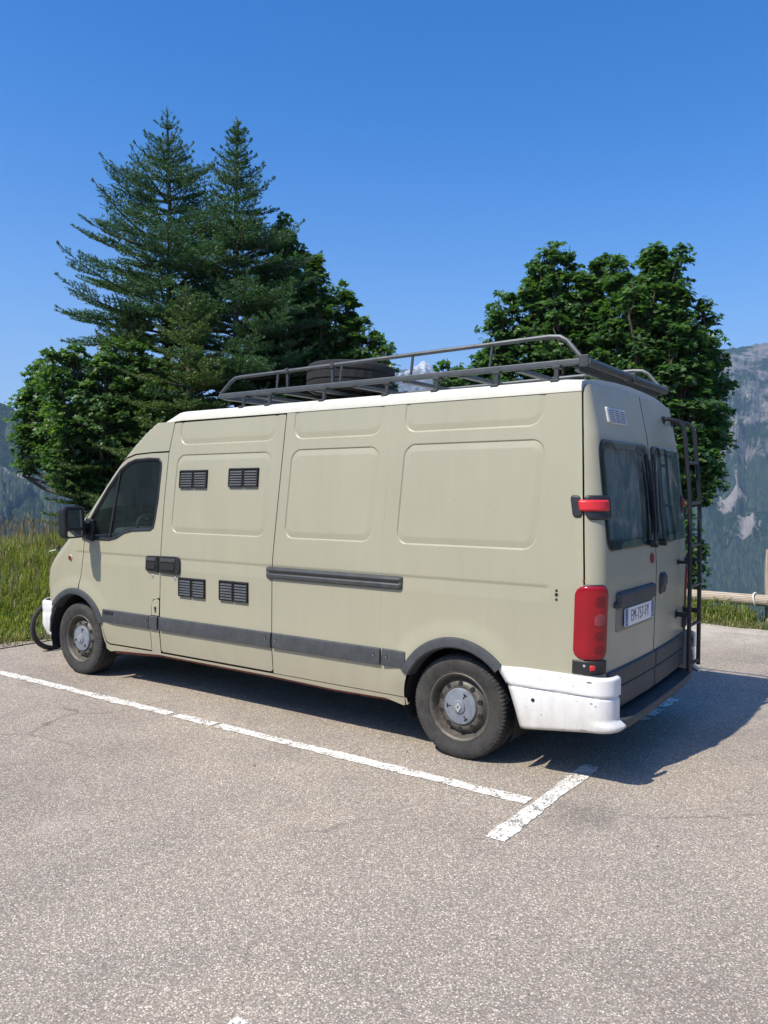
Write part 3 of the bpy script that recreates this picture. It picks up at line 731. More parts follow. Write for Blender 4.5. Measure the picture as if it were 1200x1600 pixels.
for sgn in (1, -1):
    mp = side_map(sgn); o_ = (0, sgn, 0); gr = .03 if sgn > 0 else .07
    ex = EXTRA if sgn > 0 else EXTRA[::6]
    # driver's door with its window opening
    arc = [p for p in arc_pts(FA, FA[2]+.03, 0, 0, 96, 164) if p[1] < .86]
    dd = [(3.005, .357), (3.58, .350), (3.628, .368), (3.640, .42), (3.672, .54)]
    dd += [p for p in arc[::-1] if p[1] > .56 and p[0] < 4.008]
    dd += [(4.008-g, .846)]+[(x-g, z) for x, z in F_SEAM[::-1]][1:]
    dd += [(3.945, 1.40)]+[(x-.004, z-.008) for x, z in GUT[::-1]][1:]
    dd += [(lin(S_B, 2.052)+g, 2.050)]+[(lin(S_B, z)+g, z) for z in np.linspace(2.0, .84, 12)]
    dd += [(2.878, .815), (2.91, .812), (2.965, .787), (2.982, .74), (2.990, .66), (3.005, .64)]
    surf_panel('front_door', dd, mp, o_, MT['beige'], holes=[WIN], extra=ex, grid=gr)
    # cab side above the door and down the windscreen pillar
    cs = [(lin(S_B, 2.064)+g, 2.064)]+[(x+.003, z+.004) for x, z in GUT[1:]]
    zz = np.linspace(1.40, 2.24, 30); cs += [(float(x60(z))-.001, z) for z in zz]
    cs += [(float(x60(z))-.001, z) for z in np.linspace(2.25, ZT, 6)]+[(lin(S_B, ZT)+g, ZT)]+[(lin(S_B, z)+g, z) for z in np.linspace(2.28, 2.08, 6)]
    surf_panel('cab_side', cs, mp, o_, MT['beige'], grid=gr)
    # front wing
    fwg = [(x+g, z) for x, z in F_SEAM[::-1]]+[(3.958, 1.392)]
    fwg += [(float(x60(z))-.001, z) for z in np.linspace(1.394, .66, 40)]
    fwg += [(4.41, .66)]+[p for p in arc_pts(FA, FA[2]+.03, 0, 0, 44, 96, 18) if p[1] > .66 and p[0] > 4.016]
    surf_panel('front_wing', fwg, mp, o_, MT['beige'], extra=ex, grid=gr)
    # fuel flap column and sill
    fl = round_poly([(2.884+g, .665), (2.984, .665), (2.972, .805), (2.876+g, .805)], [0, .0, .04, .02])
    surf_panel('fuel_flap' if sgn > 0 else 'rear_door_pillar', fl, mp, o_, MT['beige'], grid=gr)
    sill = [(.40, .285), (.60, .312), (1.0, .305), (1.6, .32), (2.9, .325), (3.55, .275), (3.66, .315), (3.655, .36)]
    sill += [(3.632, .348), (3.585, .333), (3.000, .343), (3.000, .66), (2.884+g, .66), (2.882+g, .343), (1.589, .343), (1.583, .343)]
    sill = [(.372, .300), (.41, .288), (.55, .316), (1.0, .309), (1.6, .322), (2.9, .326), (3.50, .290), (3.585, .276), (3.64, .295), (3.668, .40), (3.679, .53), (3.672, .532),
            (3.648, .42), (3.636, .36), (3.585, .338), (2.999, .345), (2.999, .655), (2.884+g, .655), (2.882+g, .343), (.38, .343)]
    surf_panel('sill', sill, mp, o_, MT['beige'], grid=gr)
    # sliding door
    sd = [(lin(S_B, z)-g, z) for z in np.linspace(.358, ZT-.012, 24)]+[(lin(S_C, z)+g, z) for z in np.linspace(ZT-.008, .358, 20)]
    sd = round_poly(sd, [.03]+[0]*22+[.015, .015]+[0]*18+[.03])
    surf_panel('sliding_door', sd, mp, o_, MT['beige'], extra=ex, grid=gr)
    # long rear flank with the wheel arch cut out
    rp = [(lin(S_C, z)-g, z) for z in np.linspace(.348, ZT, 24)]
    rp += [(2.0*0+float(xseam(z))+.004, z) for z in np.linspace(ZT, .62, 24)]
    rp += [(-.33, .62)]+[p for p in arc_pts(RA, RA[2]+.02, 0, 0, 130, 2, 30)][:: 1]+[(.395, .348)]
    rp = [p for p in rp]
    surf_panel('rear_flank', rp, mp, o_, MT['beige'], extra=ex, grid=gr)
    # strip of body above the doors
    st = [(lin(S_B, ZT)-.002, ZT-.006), (lin(S_B, ZT)-.002, ZT), (lin(S_C, ZT), ZT), (lin(S_C, ZT), ZT-.006)]
    # rear doors
    rm = rear_map(sgn)
    zz = np.linspace(.435, 2.30, 30)
    rd = [(.0065, .435)]+[(float(s_of_side_x(xseam(z)-.004, z)), z) for z in zz]
    sT = float(s_of_side_x(xseam(2.355)-.004, 2.355)); rd += [(sT-.005, 2.335), (sT-.025, 2.352), (sT-.06, 2.36), (.0065, 2.362)]
    wr = round_poly([(.075, 1.425), (.812, 1.425), (.805, 1.985), (.075, 1.99)], [.05, .07, .06, .04], 6)
    cr = [np.stack([np.full(70, 0)+s, np.linspace(.45, 2.35, 70)], -1) for s in np.arange(.80, .95, .012)]
    surf_panel('rear_door', rd, rm, (-1, .35*sgn, 0), MT['beige'], holes=[wr], extra=np.concatenate(cr), grid=.03 if sgn > 0 else .04)

# roof -------------------------------------------------------------------
def roof_section(x):
    w = float(YW(ZT))
    half = [(w-.004, ZT+.002), (w+.003, ZT+.004), (w+.004, 2.35), (w-.002, 2.370), (w-.016, 2.384), (w-.06, 2.394), (.62, 2.420), (.32, 2.436), (0, 2.442)]
    return half
def build_roof():
    half = roof_section(0); prof = half+[(-y, z) for y, z in half[-2::-1]]; nv = len(prof)
    xs_ = list(np.linspace(-.795, 2.68, 30)); V = []
    for x in xs_:
        k = smooth(-.74, -.80, x); V += [(x, y, z-.012*float(k)*(z > 2.38)) for y, z in prof]
    # nose of the roof: falls to the top of the windscreen along the measured profile
    zt = np.linspace(2.355, 2.20, 8)
    for i, q in enumerate(np.linspace(.12, 1, 9)):
        row = []
        for y, z in prof:
            w = prof[0][0]; t = abs(y)/w
            zz = z+(2.215-z)*q**1.6 if z > ZT+.01 else z+(2.215-z)*q**1.6
            xe = float(x60(zz)) if t > .93 else float(x60(zz))
            bowx = .15*(1-t*t)
            x = 2.68+(xe+bowx-2.68)*min(1, q**.75)
            yl = y*(1-.03*q)
            row.append((x, yl, zz))
        V += row
    f = grid_faces(len(V)//nv, nv); f = [q[::-1] for q in f]
    mb = MB().add(V, f); mb.f.append(tuple(range(nv)))
    o = mb.build('roof', MT['white'], VAN, True); return o
build_roof()

# windscreen, bonnet, grille (behind the visible flank)
def front_rows(name, z0, z1, n, mat, bow=.15, sh=0):
    V = []; cols = np.linspace(-1, 1, 25)
    for z in np.linspace(z0, z1, n):
        xe = float(x60(z)); ye = float(side_y(xe-.002, z))
        for c in cols: V.append((xe+bow*(1-c*c)-sh-.003, ye*c*.999, z))
    o = MB().add(V, [q for q in grid_faces(n, 25)]).build(name, mat, VAN, True); return orient_out(o, (1, 0, .5))
front_rows('windscreen', 1.40, 2.12, 16, MT['glass'])
front_rows('windscreen_header', 2.12, 2.235, 6, MT['beige'])
front_rows('bonnet', .93, 1.40, 18, MT['beige'], .16)
front_rows('grille', .64, .93, 8, MT['trim'], .15)
for s in (-1, 1):
    mb = MB(); V = []
    for z in np.linspace(.70, .92, 6):
        xe = float(x60(z)); ye = float(side_y(xe-.002, z))
        for c in np.linspace(.62, .98, 8): V.append((xe+.155*(1-c*c)+.012, s*ye*c, z))
    mb.add(V, grid_faces(6, 8)); ob = mb.build('headlight', MT['mirror'], VAN, True)

# unseen dark inner body, added so the gaps and arches are dark and no light leaks through
def build_liner():
    mb = MB(); V = []; prof_z = [.40, .7, 1.2, 1.6, 2.0, 2.28, 2.36]
    xs_ = [-.72, -.4, .6, 1.6, 2.70]
    half = [(.52, .40), (.52, .84)]+[(float(YW(z))-.045, z) for z in prof_z[2:]]
    prof = [(0, .40)]+half+[(0, 2.40)]+[(-y, z) for y, z in half[::-1]]
    n = len(prof)
    for x in xs_: V += [(x, y, z) for y, z in prof]
    for i in range(len(xs_)-1):
        for j in range(n):
            mb.f.append((i*n+j, i*n+(j+1) % n, (i+1)*n+(j+1) % n, (i+1)*n+j))
    mb.f.append(tuple(range(n))); mb.f.append(tuple((len(xs_)-1)*n+j for j in range(n)))
    mb.v = V
    mb.build('light_blocking_shell', MT['cab'], VAN)
    for s in (-1, 1):
        mb = MB(); mb.box((3.32, s*.90, .82), (1.16, .03, .86)); mb.build('door_trim', MT['dark'], VAN)
        mb = MB(); mb.box((4.1, s*.60, .98), (.9, .05, .55)); mb.build('wing_liner', MT['dark'], VAN)
    mb = MB(); mb.box((3.6, 0, .36), (1.9, 1.72, .06)); mb.build('cab_floor', MT['dark'], VAN); mb = MB(); mb.box((2.74, 0, 2.2), (.06, 1.7, .28)); mb.build('cab_header', MT['dark'], VAN); mb = MB(); mb.box((4.5, 0, .7), (.08, 1.2, .7))
    mb.build('radiator', MT['dark'], VAN)
    mb = MB(); mb.box((1.6, 0, .30), (3.3, 1.2, .16)); mb.box((1.9, .62, .30), (2.6, .12, .10)); mb.box((1.9, -.62, .30), (2.6, .12, .10))
    mb.tube([(-.0, -.75, .335), (0, .75, .335)], .05, 10); mb.box((-.55, 0, .42), (.7, 1.5, .12)); mb.box((3.9, 0, .32), (.9, 1.2, .14))
    mb.build('underbody', MT['dark'], VAN)
build_liner()
for s in (1, -1):
    mb = MB(); path = [(.42, .318), (.56, .306), (1.0, .298), (1.6, .310), (2.9, .314), (3.55, .268)]
    V = []
    for x, z in path:
        y = float(YW(z))-.018; V += [(x, s*(y-.03), z+.02), (x, s*y, z+.012), (x, s*(y-.01), z-.012), (x, s*(y-.05), z-.016)]
    f = grid_faces(len(path), 4); mb.add(V, f); mb.build('rusty_sill_flange', MT['rust'], VAN)

# wheel arches and flares -------------------------------------------------
def lathe_y(prof, c, n=64, a0=0, a1=360, sgn=1, clampz=None):
    V = []; full = abs(a1-a0) >= 360; m = n if full else n+1
    for i in range(m):
        a = math.radians(a0+(a1-a0)*i/n)
        for r, y in prof:
            z = c[1]+r*math.sin(a)
            if clampz is not None: z = max(z, clampz)
            V.append((c[0]+r*math.cos(a), sgn*y, z))
    return V, grid_faces(m, len(prof), full)
for sgn in (1, -1):
    for nm, A, a0, a1, yb in (('rear', RA, 26, 136, .956), ('front', FA, 40, 155, .956)):
        ri, ro = A[2], A[3]
        prof = [(ri-.004, .90), (ri, .962), (ri+.002, .988), (ri+.012, .998), (ro-.02, .998), (ro-.006, .993), (ro, .982), (ro, .94)]
        V, f = lathe_y(prof, A, 40, a0, a1, sgn)
        MB().add(V, f).build('wheel_arch_trim', MT['trim'], VAN, True)
        V, f = lathe_y([(ri+.012, .955), (ri+.01, .50), (.05, .50)], A, 40, -20, 200, sgn)
        MB().add(V, f).build('wheel_well', MT['dark'], VAN, True)

# wheels ------------------------------------------------------------------
def make_wheel(cx, sgn, yo, seedrot):
    c = (cx, .335); R_ = .338
    # rim: deep barrel with a raised centre disc
    prof = [(.205, yo-.20), (.200, yo-.03), (.222, yo-.022), (.2235, yo-.008), (.217, yo-.004), (.208, yo-.008), (.200, yo-.020), (.196, yo-.045), (.183, yo-.066), (.172, yo-.060),
            (.160, yo-.040), (.146, yo-.032), (.130, yo-.030), (.116, yo-.036), (.10, yo-.045), (.0, yo-.045)]
    V, f = lathe_y(prof, c, 60, sgn=sgn)
    w = MB().add(V, f).build('wheel', MT['steel'], VAN, True)
    for k in range(10):
        a = math.radians(36*k+seedrot); x, z = c[0]+.1465*math.cos(a), c[1]+.1465*math.sin(a)
        MB().disc((x, sgn*(yo-.05), z), .0165, .0205, 'y', 14, sgn).build('wheel_hole', MT['dark'], w)
    prof = [(.118, yo-.05), (.118, yo-.026), (.113, yo-.019), (.07, yo-.014), (.045, yo-.013), (.042, yo-.006), (.034, yo-.003), (0, yo-.002)]
    V, f = lathe_y(prof, c, 40, sgn=sgn); cap = MB().add(V, f).build('hub_cap', MT['cap'], w, True)
    for k in range(3):
        mb = MB(); a = math.radians(120*k+100+seedrot)
        R2 = Matrix.Rotation(-sgn*a, 3, 'Y') if sgn > 0 else Matrix.Rotation(a, 3, 'Y')
        p = Vector((c[0]+.078*math.cos(a), sgn*(yo-.0145), c[1]+.078*math.sin(a)))
        mb.box(p, (.030, .006, .006), Matrix.Rotation(-a, 3, 'Y')); mb.box(p+Vector((.012*math.cos(a), 0, .012*math.sin(a))), (.006, .006, .026), Matrix.Rotation(-a, 3, 'Y'))
        mb.build('cap_notch', MT['dark'], w)
    # diamond badge
    mb = MB(); dia = lambda s, y: [(c[0], sgn*y, c[1]+.032*s), (c[0]+.021*s, sgn*y, c[1]), (c[0], sgn*y, c[1]-.032*s), (c[0]-.021*s, sgn*y, c[1])]
    ring = [dia(1, yo-.003), dia(1, yo+.004), dia(.45, yo+.004), dia(.45, yo-.002)]
    V = [p for q in ring for p in q]; f = []
    for i in range(3):
        for k in range(4): f.append((i*4+k, i*4+(k+1) % 4, (i+1)*4+(k+1) % 4, (i+1)*4+k))
    mb.add(V, f).build('diamond_badge', MT['chrome'], w)
    # tyre with grooved tread and cut shoulders
    n = 320; base = [(.212, yo-.205), (.235, yo-.212), (.285, yo-.217), (.316, yo-.208), (.330, yo-.198), (.3365, yo-.185), (R_, yo-.165), (R_, yo-.142), (R_-.008, yo-.140), (R_-.008, yo-.130), (R_, yo-.128), (R_, yo-.100), (R_-.008, yo-.098),
            (R_-.008, yo-.088), (R_, yo-.086), (R_, yo-.060), (R_-.008, yo-.058), (R_-.008, yo-.048), (R_, yo-.046), (R_-.001, yo-.026), (.3345, yo-.012), (.328, yo-.003), (.318, yo+.004), (.313, yo+.004), (.310, yo+.0065), (.295, yo+.009), (.270, yo+.0085), (.262, yo+.006), (.245, yo+.003), (.232, yo-.003), (.228, yo-.002), (.222, yo-.008), (.212, yo-.02)]
    V = []
    for i in range(n):
        a = 2*math.pi*i/n; k = i % 4
        for j, (r, y) in enumerate(base):
            rr = r; yy = y
            if k == 0 and (19 <= j <= 22 or 3 <= j <= 6): rr -= .0045
            if k == 0 and j in (20, 21): yy -= .002
            if k == 2 and j in (10, 11, 14, 15): rr -= .003
            z = c[1]+rr*math.sin(a)
            if z < .004:
                yy += (.004-z)*.7*(1 if y > yo-.1 else -1)*(1 if abs(y-(yo-.1)) > .07 else 0); z = .001
            V.append((c[0]+rr*math.cos(a), sgn*yy, z))
    MB().add(V, grid_faces(n, len(base), True)).build('tyre', MT['rubber'], w, True)
    return w
for sgn in (1, -1):
    make_wheel(0.0, sgn, .925, 18); make_wheel(4.078, sgn, .928, 5)

# mouldings along the flank ------------------------------------------------
def moulding(x0, x1, sgn, z0=.545, z1=.659, name='side_moulding'):
    xs_ = np.linspace(x0, x1, max(3, int((x1-x0)/.06))); V = []
    prof = [(0, -.012), (0, .010), (.012, .019), (.5, .021), (.955, .016), (1, .008), (1, -.012)]
    for x in xs_:
        for t, d in prof:
            z = z0+(z1-z0)*t; V.append((x, sgn*(float(YW(z))+d), z))
    n = len(prof); mb = MB().add(V, grid_faces(len(xs_), n)); mb.f += [tuple(range(n)), tuple(range((len(xs_)-1)*n, len(xs_)*n))]
    o = mb.build(name, MT['trim'], VAN, True, .003); return o
for sgn in (1, -1):
    for x0, x1, scr in ((3.006, 3.640, (3.03,)), (2.892, 2.996, ()), (1.588, 2.866, (2.80, 1.635)), (.578, 1.566, (1.53, .625)), (.372, .556, (.52,))):
        mo = moulding(x0, x1, sgn)
        for sx_ in scr:
            mb = MB(); mb.disc((sx_, sgn*(float(YW(.61))+.016), .612), .0095, .007, 'y', 12, sgn); mb.build('screw_cap', MT['black'], mo)
            mb = MB(); mb.disc((sx_+.002, sgn*(float(YW(.61))+.0215), .609), .004, .003, 'y', 8, sgn); mb.build('screw', MT['chrome'], mo)
        if sgn > 0 and x0 == 3.006:
            mb = MB(); mb.box((3.555, float(YW(.63))+.0215, .634), (.135, .005, .032)); mb.build('model_badge', MT['black'], mo, False, .004)
            for k, wd in enumerate((.016, .02, .02, .022, .018)):
                pass

# sliding door rail ---------------------------------------------------------
for sgn in (1, -1):
    mb = MB(); V = []; prof = [(1.068, -.004), (1.068, .016), (1.078, .028), (1.10, .031), (1.112, .022), (1.122, .022), (1.135, .030), (1.150, .024), (1.156, .012), (1.156, -.006)]
    xs_ = [.404, .410, .425, .6, 1.0, 1.4, 1.610, 1.625, 1.633]; sc = [.55, .8, 1, 1, 1, 1, 1, .8, .55]
    for x, s_ in zip(xs_, sc):
        for z, d in prof: V.append((x, sgn*(float(YW(1.11))-.006+d*s_), 1.112+(z-1.112)*(.8+.2*s_)))
    n = len(prof); mb.add(V, grid_faces(len(xs_), n)); mb.f += [tuple(range(n)), tuple(range((len(xs_)-1)*n, len(xs_)*n))]
    rl = mb.build('door_rail', MT['trim'], VAN, True)
    mb = MB(); mb.box((1.01, sgn*(float(YW(1.11))+.012), 1.117), (1.17, .012, .017)); mb.build('rail_slot', MT['dark'], rl)

# louvre vents on the flank ---------------------------------------------------
def vent(xa, xb, z0, z1):
    zc = (z0+z1)/2; xm = (xa+xb)/2; w = abs(xa-xb); h = z1-z0
    yb = float(side_y(xm, zc)); tilt = math.atan2(float(side_y(xm, z1))-float(side_y(xm, z0)), h)
    mb = MB(); y0 = yb
    def Y(z): return yb+(z-zc)*math.tan(tilt)
    def bx(m, x0, x1, za, zb, d0, d1):
        V = []
        for z in (za, zb):
            for x, d in ((x0, d0), (x1, d0), (x1, d1), (x0, d1)): V.append((x, Y(z)+d, z))
        m.add(V, [(3, 2, 1, 0), (4, 5, 6, 7), (0, 1, 5, 4), (1, 2, 6, 5), (2, 3, 7, 6), (3, 0, 4, 7)])
    xl, xr = xm-w/2, xm+w/2
    bx(mb, xl, xr, z0, z1, -.004, .004)
    for k in (0, 1):
        a = xl+.004+k*w/2; b_ = a+w/2-.008
        bx(mb, a, b_, z1-.010, z1-.002, .003, .018); bx(mb, a, b_, z0+.002, z0+.010, .003, .018); bx(mb, a, a+.008, z0+.011, z1-.011, .003, .018); bx(mb, b_-.008, b_, z0+.011, z1-.011, .003, .018)
    o = mb.build('louvre_vent', MT['black'], VAN, False)
    for k in (0, 1):
        a = xl+.014+k*w/2; b_ = a+w/2-.028
        for i in range(6):
            m2 = MB(); za = z0+.014+(h-.028)*i/6; hb = (h-.028)/6
            V = []
            for z, da, db in ((za, .012, .0165), (za+hb*.82, .0015, .006)):
                for x, d in ((a, da), (b_, da), (b_, db), (a, db)): V.append((x, Y(z)+d, z))
            m2.add(V, [(3, 2, 1, 0), (4, 5, 6, 7), (0, 1, 5, 4), (1, 2, 6, 5), (2, 3, 7, 6), (3, 0, 4, 7)])
            m2.build('slat', MT['trim'], o)
for q in ((2.655, 2.325, 1.749, 1.897), (2.078, 1.757, 1.756, 1.905), (2.624, 2.307, .855, 1.012), (2.143, 1.827, .860, 1.020)): vent(*q)

# door handles, locks, repeater, flap lock -------------------------------------
def plate_on(name, poly, h, mat, parent=VAN, off=0, sgn=1, bev=.004):
    c = np.mean(np.array(poly), 0); V = []; n = len(poly)
    for x, z in poly: V.append((x, sgn*(float(side_y(x, z))+off-.004), z))
    for x, z in poly: V.append((x, sgn*(float(side_y(x, z))+off+h), z))
    mb = MB().add(V, [tuple(range(n)), tuple(range(2*n-1, n-1, -1))]+[(i, n+i, n+(i+1) % n, (i+1) % n) for i in range(n)])
    return mb.build(name, mat, parent, False, bev)
for sgn in (1, -1):
    ha = plate_on('door_handle', round_poly([(3.040, 1.040), (2.880, 1.034), (2.880, 1.176), (3.040, 1.170)], [.03, .008, .008, .03]), .016, MT['black'], VAN, .002, sgn)
    plate_on('handle_grip', round_poly([(3.015, 1.062), (2.905, 1.060), (2.905, 1.125), (3.015, 1.122)], .015), .012, MT['dark'], ha, .014, sgn)
    plate_on('handle_lip', round_poly([(3.020, 1.130), (2.900, 1.132), (2.900, 1.160), (3.020, 1.156)], .010), .014, MT['trim'], ha, .016, sgn)
    hb = plate_on('door_handle', round_poly([(2.860, 1.034), (2.625, 1.030), (2.605, 1.06), (2.610, 1.15), (2.630, 1.180), (2.860, 1.176)], [.008, .02, .02, .02, .02, .008]), .018, MT['black'], VAN, .002, sgn)
    plate_on('handle_grip', round_poly([(2.835, 1.062), (2.66, 1.060), (2.66, 1.122), (2.835, 1.122)], .015), .012, MT['dark'], hb, .016, sgn)
    plate_on('handle_lip', round_poly([(2.838, 1.130), (2.65, 1.130), (2.65, 1.162), (2.838, 1.160)], .010), .014, MT['trim'], hb, .018, sgn)
    for x, z, nm in ((2.963, 1.000, 'door_lock'), (2.674, 1.000, 'door_lock')):
        mb = MB(); mb.disc((x, sgn*float(side_y(x, z)), z), .015, .006, 'y', 16, sgn); lk = mb.build(nm, MT['chrome'], VAN, False, .002)
        mb = MB(); mb.box((x, sgn*(float(side_y(x, z))+.006), z), (.003, .003, .012)); mb.build('keyhole', MT['dark'], lk)
mb = MB(); mb.disc((2.930, float(side_y(2.93, .725)), .728), .012, .006, 'y', 14); mb.box((2.930, float(side_y(2.93, .715))+.002, .706), (.012, .006, .03)); mb.build('flap_lock', MT['dark'], VAN)
mb = MB(); mb.disc((4.146, float(side_y(4.146, 1.098))-.012, 1.098), .030, .018, 'y', 18); bz = mb.build('side_repeater', simple('pale_lens_surround', (.50, .36, .27), .4), VAN, False, .006)
mb = MB(); mb.disc((4.146, float(side_y(4.146, 1.098))+.005, 1.098), .021, .010, 'y', 16); mb.build('amber_lens', simple('brown_amber_lens', (.14, .03, .008), .2), bz, False, .005)
for z in (1.143, 1.119, 1.090):
    mb = MB(); mb.disc((-.683, float(side_y(-.683, z))-.003, z), .008 if z != 1.119 else .011, .0045, 'y', 10); mb.build('screw_hole', MT['dark'], VAN)
mb = MB(); mb.box((-.845, float(YW(1.2))-.002, 1.21), (.012, .006, .01)); mb.build('screw_hole', MT['rust'], VAN)

# cab windows --------------------------------------------------------------------
for sgn in (1, -1):
    mp = side_map(sgn)
    cx_, cz_ = np.mean(np.array(WIN), 0)
    fr_in = []
    W2 = densify(WIN, .02)
    tn = np.roll(W2, -1, 0)-np.roll(W2, 1, 0); nn = np.stack([-tn[:, 1], tn[:, 0]], -1); nn /= np.linalg.norm(nn, axis=1)[:, None]+1e-9
    if ((np.array([cx_, cz_])-W2)*nn).sum() < 0: nn = -nn
    V = []; n = len(W2)
    for d, o_ in ((-.004, -.012), (-.003, .004), (.004, .007), (.018, .003), (.024, -.006), (.026, -.02)):
        Q = W2+nn*d
        for x, z in Q: V.append((x, sgn*(float(YW(z))-(rfront(z)*(1-math.sqrt(max(0, 1-min(.9, max(0, (x-float(cxf(z)))/float(rfront(z))))**2)))) + o_), z))
    f = []
    for i in range(5):
        for k in range(n): f.append((i*n+k, i*n+(k+1) % n, (i+1)*n+(k+1) % n, (i+1)*n+k))
    MB().add(V, f).build('window_rubber', MT['black'], VAN, True)
    V = []
    for x, z in W2+nn*.02: V.append((x, sgn*(float(side_y(x, z))-.009), z))
    orient_out(MB().add(V, [tuple(range(n))]).build('cab_window', MT['glass'], VAN), (0, sgn, 0))
    mb = MB(); mb.tube([(3.456, sgn*(float(YW(1.915))-.003), 1.915), (3.515, sgn*(float(YW(1.6))-.003), 1.60), (3.572, sgn*(float(YW(1.30))-.003), 1.295)], .013, 6); mb.build('window_divider', MT['black'], VAN, True)
    # mirror with its triangular foot
    tri = [(3.785, 1.262), (3.980, 1.30), (3.965, 1.38), (3.87, 1.475), (3.785, 1.46)]
    plate_on('mirror_foot', tri, .03, MT['black'], VAN, 0, sgn, .008)
    mb = MB(); V = []
    for x, ex_ in ((3.775, .90), (3.785, 1.0), (3.84, 1.0), (3.885, .86), (3.90, .6)):
        q = round_poly([(-.108*ex_, -.142*ex_), (.108*ex_, -.150*ex_), (.112*ex_, .138*ex_), (-.100*ex_, .145*ex_)], .045*ex_, 5)
        V += [(x, sgn*(1.167+a), 1.448+b) for a, b in q]; nq = len(q)
    mb.add(V, [tuple(i*nq+k for k in ()) for i in ()]); f = []
    for i in range(4):
        for k in range(nq): f.append((i*nq+k, i*nq+(k+1) % nq, (i+1)*nq+(k+1) % nq, (i+1)*nq+k))
    mb.f = f+[tuple(range(nq)), tuple(4*nq+k for k in range(nq))]
    mh = mb.build('wing_mirror', MT['black'], VAN, True, 0)
    mb = MB()
    for zc_, hh in ((1.475, .155), (1.345, .055)):
        q = round_poly([(-.075, -hh/2), (.078, -hh/2), (.078, hh/2), (-.072, hh/2)], .02, 4)
        mb2 = MB().add([(3.7715, sgn*(1.165+a), zc_+b) for a, b in q], [tuple(range(len(q)))]); mb2.build('mirror_glass', MT['mirror'], mh)
    mb = MB(); mb.tube([(3.845, sgn*1.07, 1.42), (3.87, sgn*.99, 1.40), (3.88, sgn*.95, 1.39)], .035, 8); mb.tube([(3.845, sgn*1.07, 1.36), (3.87, sgn*.99, 1.345), (3.88, sgn*.95, 1.34)], .028, 8); mb.build('mirror_arm', MT['black'], mh, True)

# cab interior -------------------------------------------------------------------
for y in (.48, -.45):
    mb = MB(); mb.box((3.05, y, .95), (.50, .50, .16)); mb.box((2.86, y, 1.32), (.14, .46, .66), Matrix.Rotation(math.radians(-10), 3, 'Y')); mb.box((2.80, y, 1.76), (.10, .24, .20)); mb.build('cab_seat', MT['seat'], VAN, False, .04, 3)
mb = MB(); mb.box((3.88, 0, 1.18), (.40, 1.64, .26)); mb.box((3.78, .48, 1.33), (.26, .42, .10)); mb.build('dashboard', MT['cab'], VAN, False, .05, 3)
th = [2*math.pi*i/28 for i in range(29)]; cw = Vector((3.52, .48, 1.33)); tl = Matrix.Rotation(math.radians(35), 3, 'Y')
mb = MB(); mb.tube([cw+tl @ Vector((0, .20*math.cos(t), .20*math.sin(t))) for t in th], .015, 8, False)
for a in (0, 2.3, 4.1): mb.tube([cw, cw+tl @ Vector((0, .19*math.cos(a), .19*math.sin(a)))], .012, 6)
mb.tube([cw, cw+Vector((.28, 0, -.18))], .03, 8); mb.build('steering_wheel', simple('steering_wheel_vinyl', (.05, .05, .05), .35), VAN, True)

# rear doors: windows, curtains, wipers, plate, handle ------------------------------
def wrap_shell(name, sgn, s0, s1, z0, z1, off, mat, parent=VAN, r=.03, edge=.012, ns=28, nz=24, sfun=None, top=None, bev=None):
    """a shell following the rear corner, with rounded rim down to the body"""
    V = []; rm_ = rear_map(sgn, 0); S_ = np.linspace(0, 1, ns); Z_ = np.linspace(0, 1, nz)
    S_ = np.concatenate([[0, .004, .015], np.linspace(.04, .96, ns), [.985, .996, 1]]); Z_ = np.concatenate([[0, .004, .015], np.linspace(.04, .96, nz), [.985, .996, 1]])
    W_, H_ = s1-s0, z1-z0
    rows = []
    for u in S_:
        for v_ in Z_:
            s = s0+W_*u; z = z0+H_*v_
            # squeeze into a rounded rectangle
            px, pz = (u-.5)*W_, (v_-.5)*H_; 
            qx = abs(px)-(W_/2-r); qz = abs(pz)-(H_/2-r)
            if qx > 0 and qz > 0:
                m = max(qx, qz); l = math.hypot(qx, qz); k = m/l
                px = math.copysign(W_/2-r+qx*k, px); pz = math.copysign(H_/2-r+qz*k, pz); sd = r-m
            else: sd = -max(qx, qz)+r if max(qx, qz) > -1e9 else 0
            sd = max(0, sd)
            t = min(1, sd/edge); o_ = -.004+(off+.004)*math.sqrt(max(0, 1-(1-t)**2))
            rows.append((s0+W_/2+px, z0+H_/2+pz, o_))
    A_ = np.array(rows); P0 = rear_map(sgn, 0)(A_[:, 0], A_[:, 1]); P1 = rear_map(sgn, 1.0)(A_[:, 0], A_[:, 1])
    P = P0+(P1-P0)*A_[:, 2:3]
    f = grid_faces(len(S_), len(Z_));
    if sgn < 0: f = [q[::-1] for q in f]
    me = bpy.data.meshes.new(name); me.from_pydata(P.tolist(), [], f); me.update()
    return orient_out(link(name, me, mat, parent, True), (-1, sgn*.6, 0))

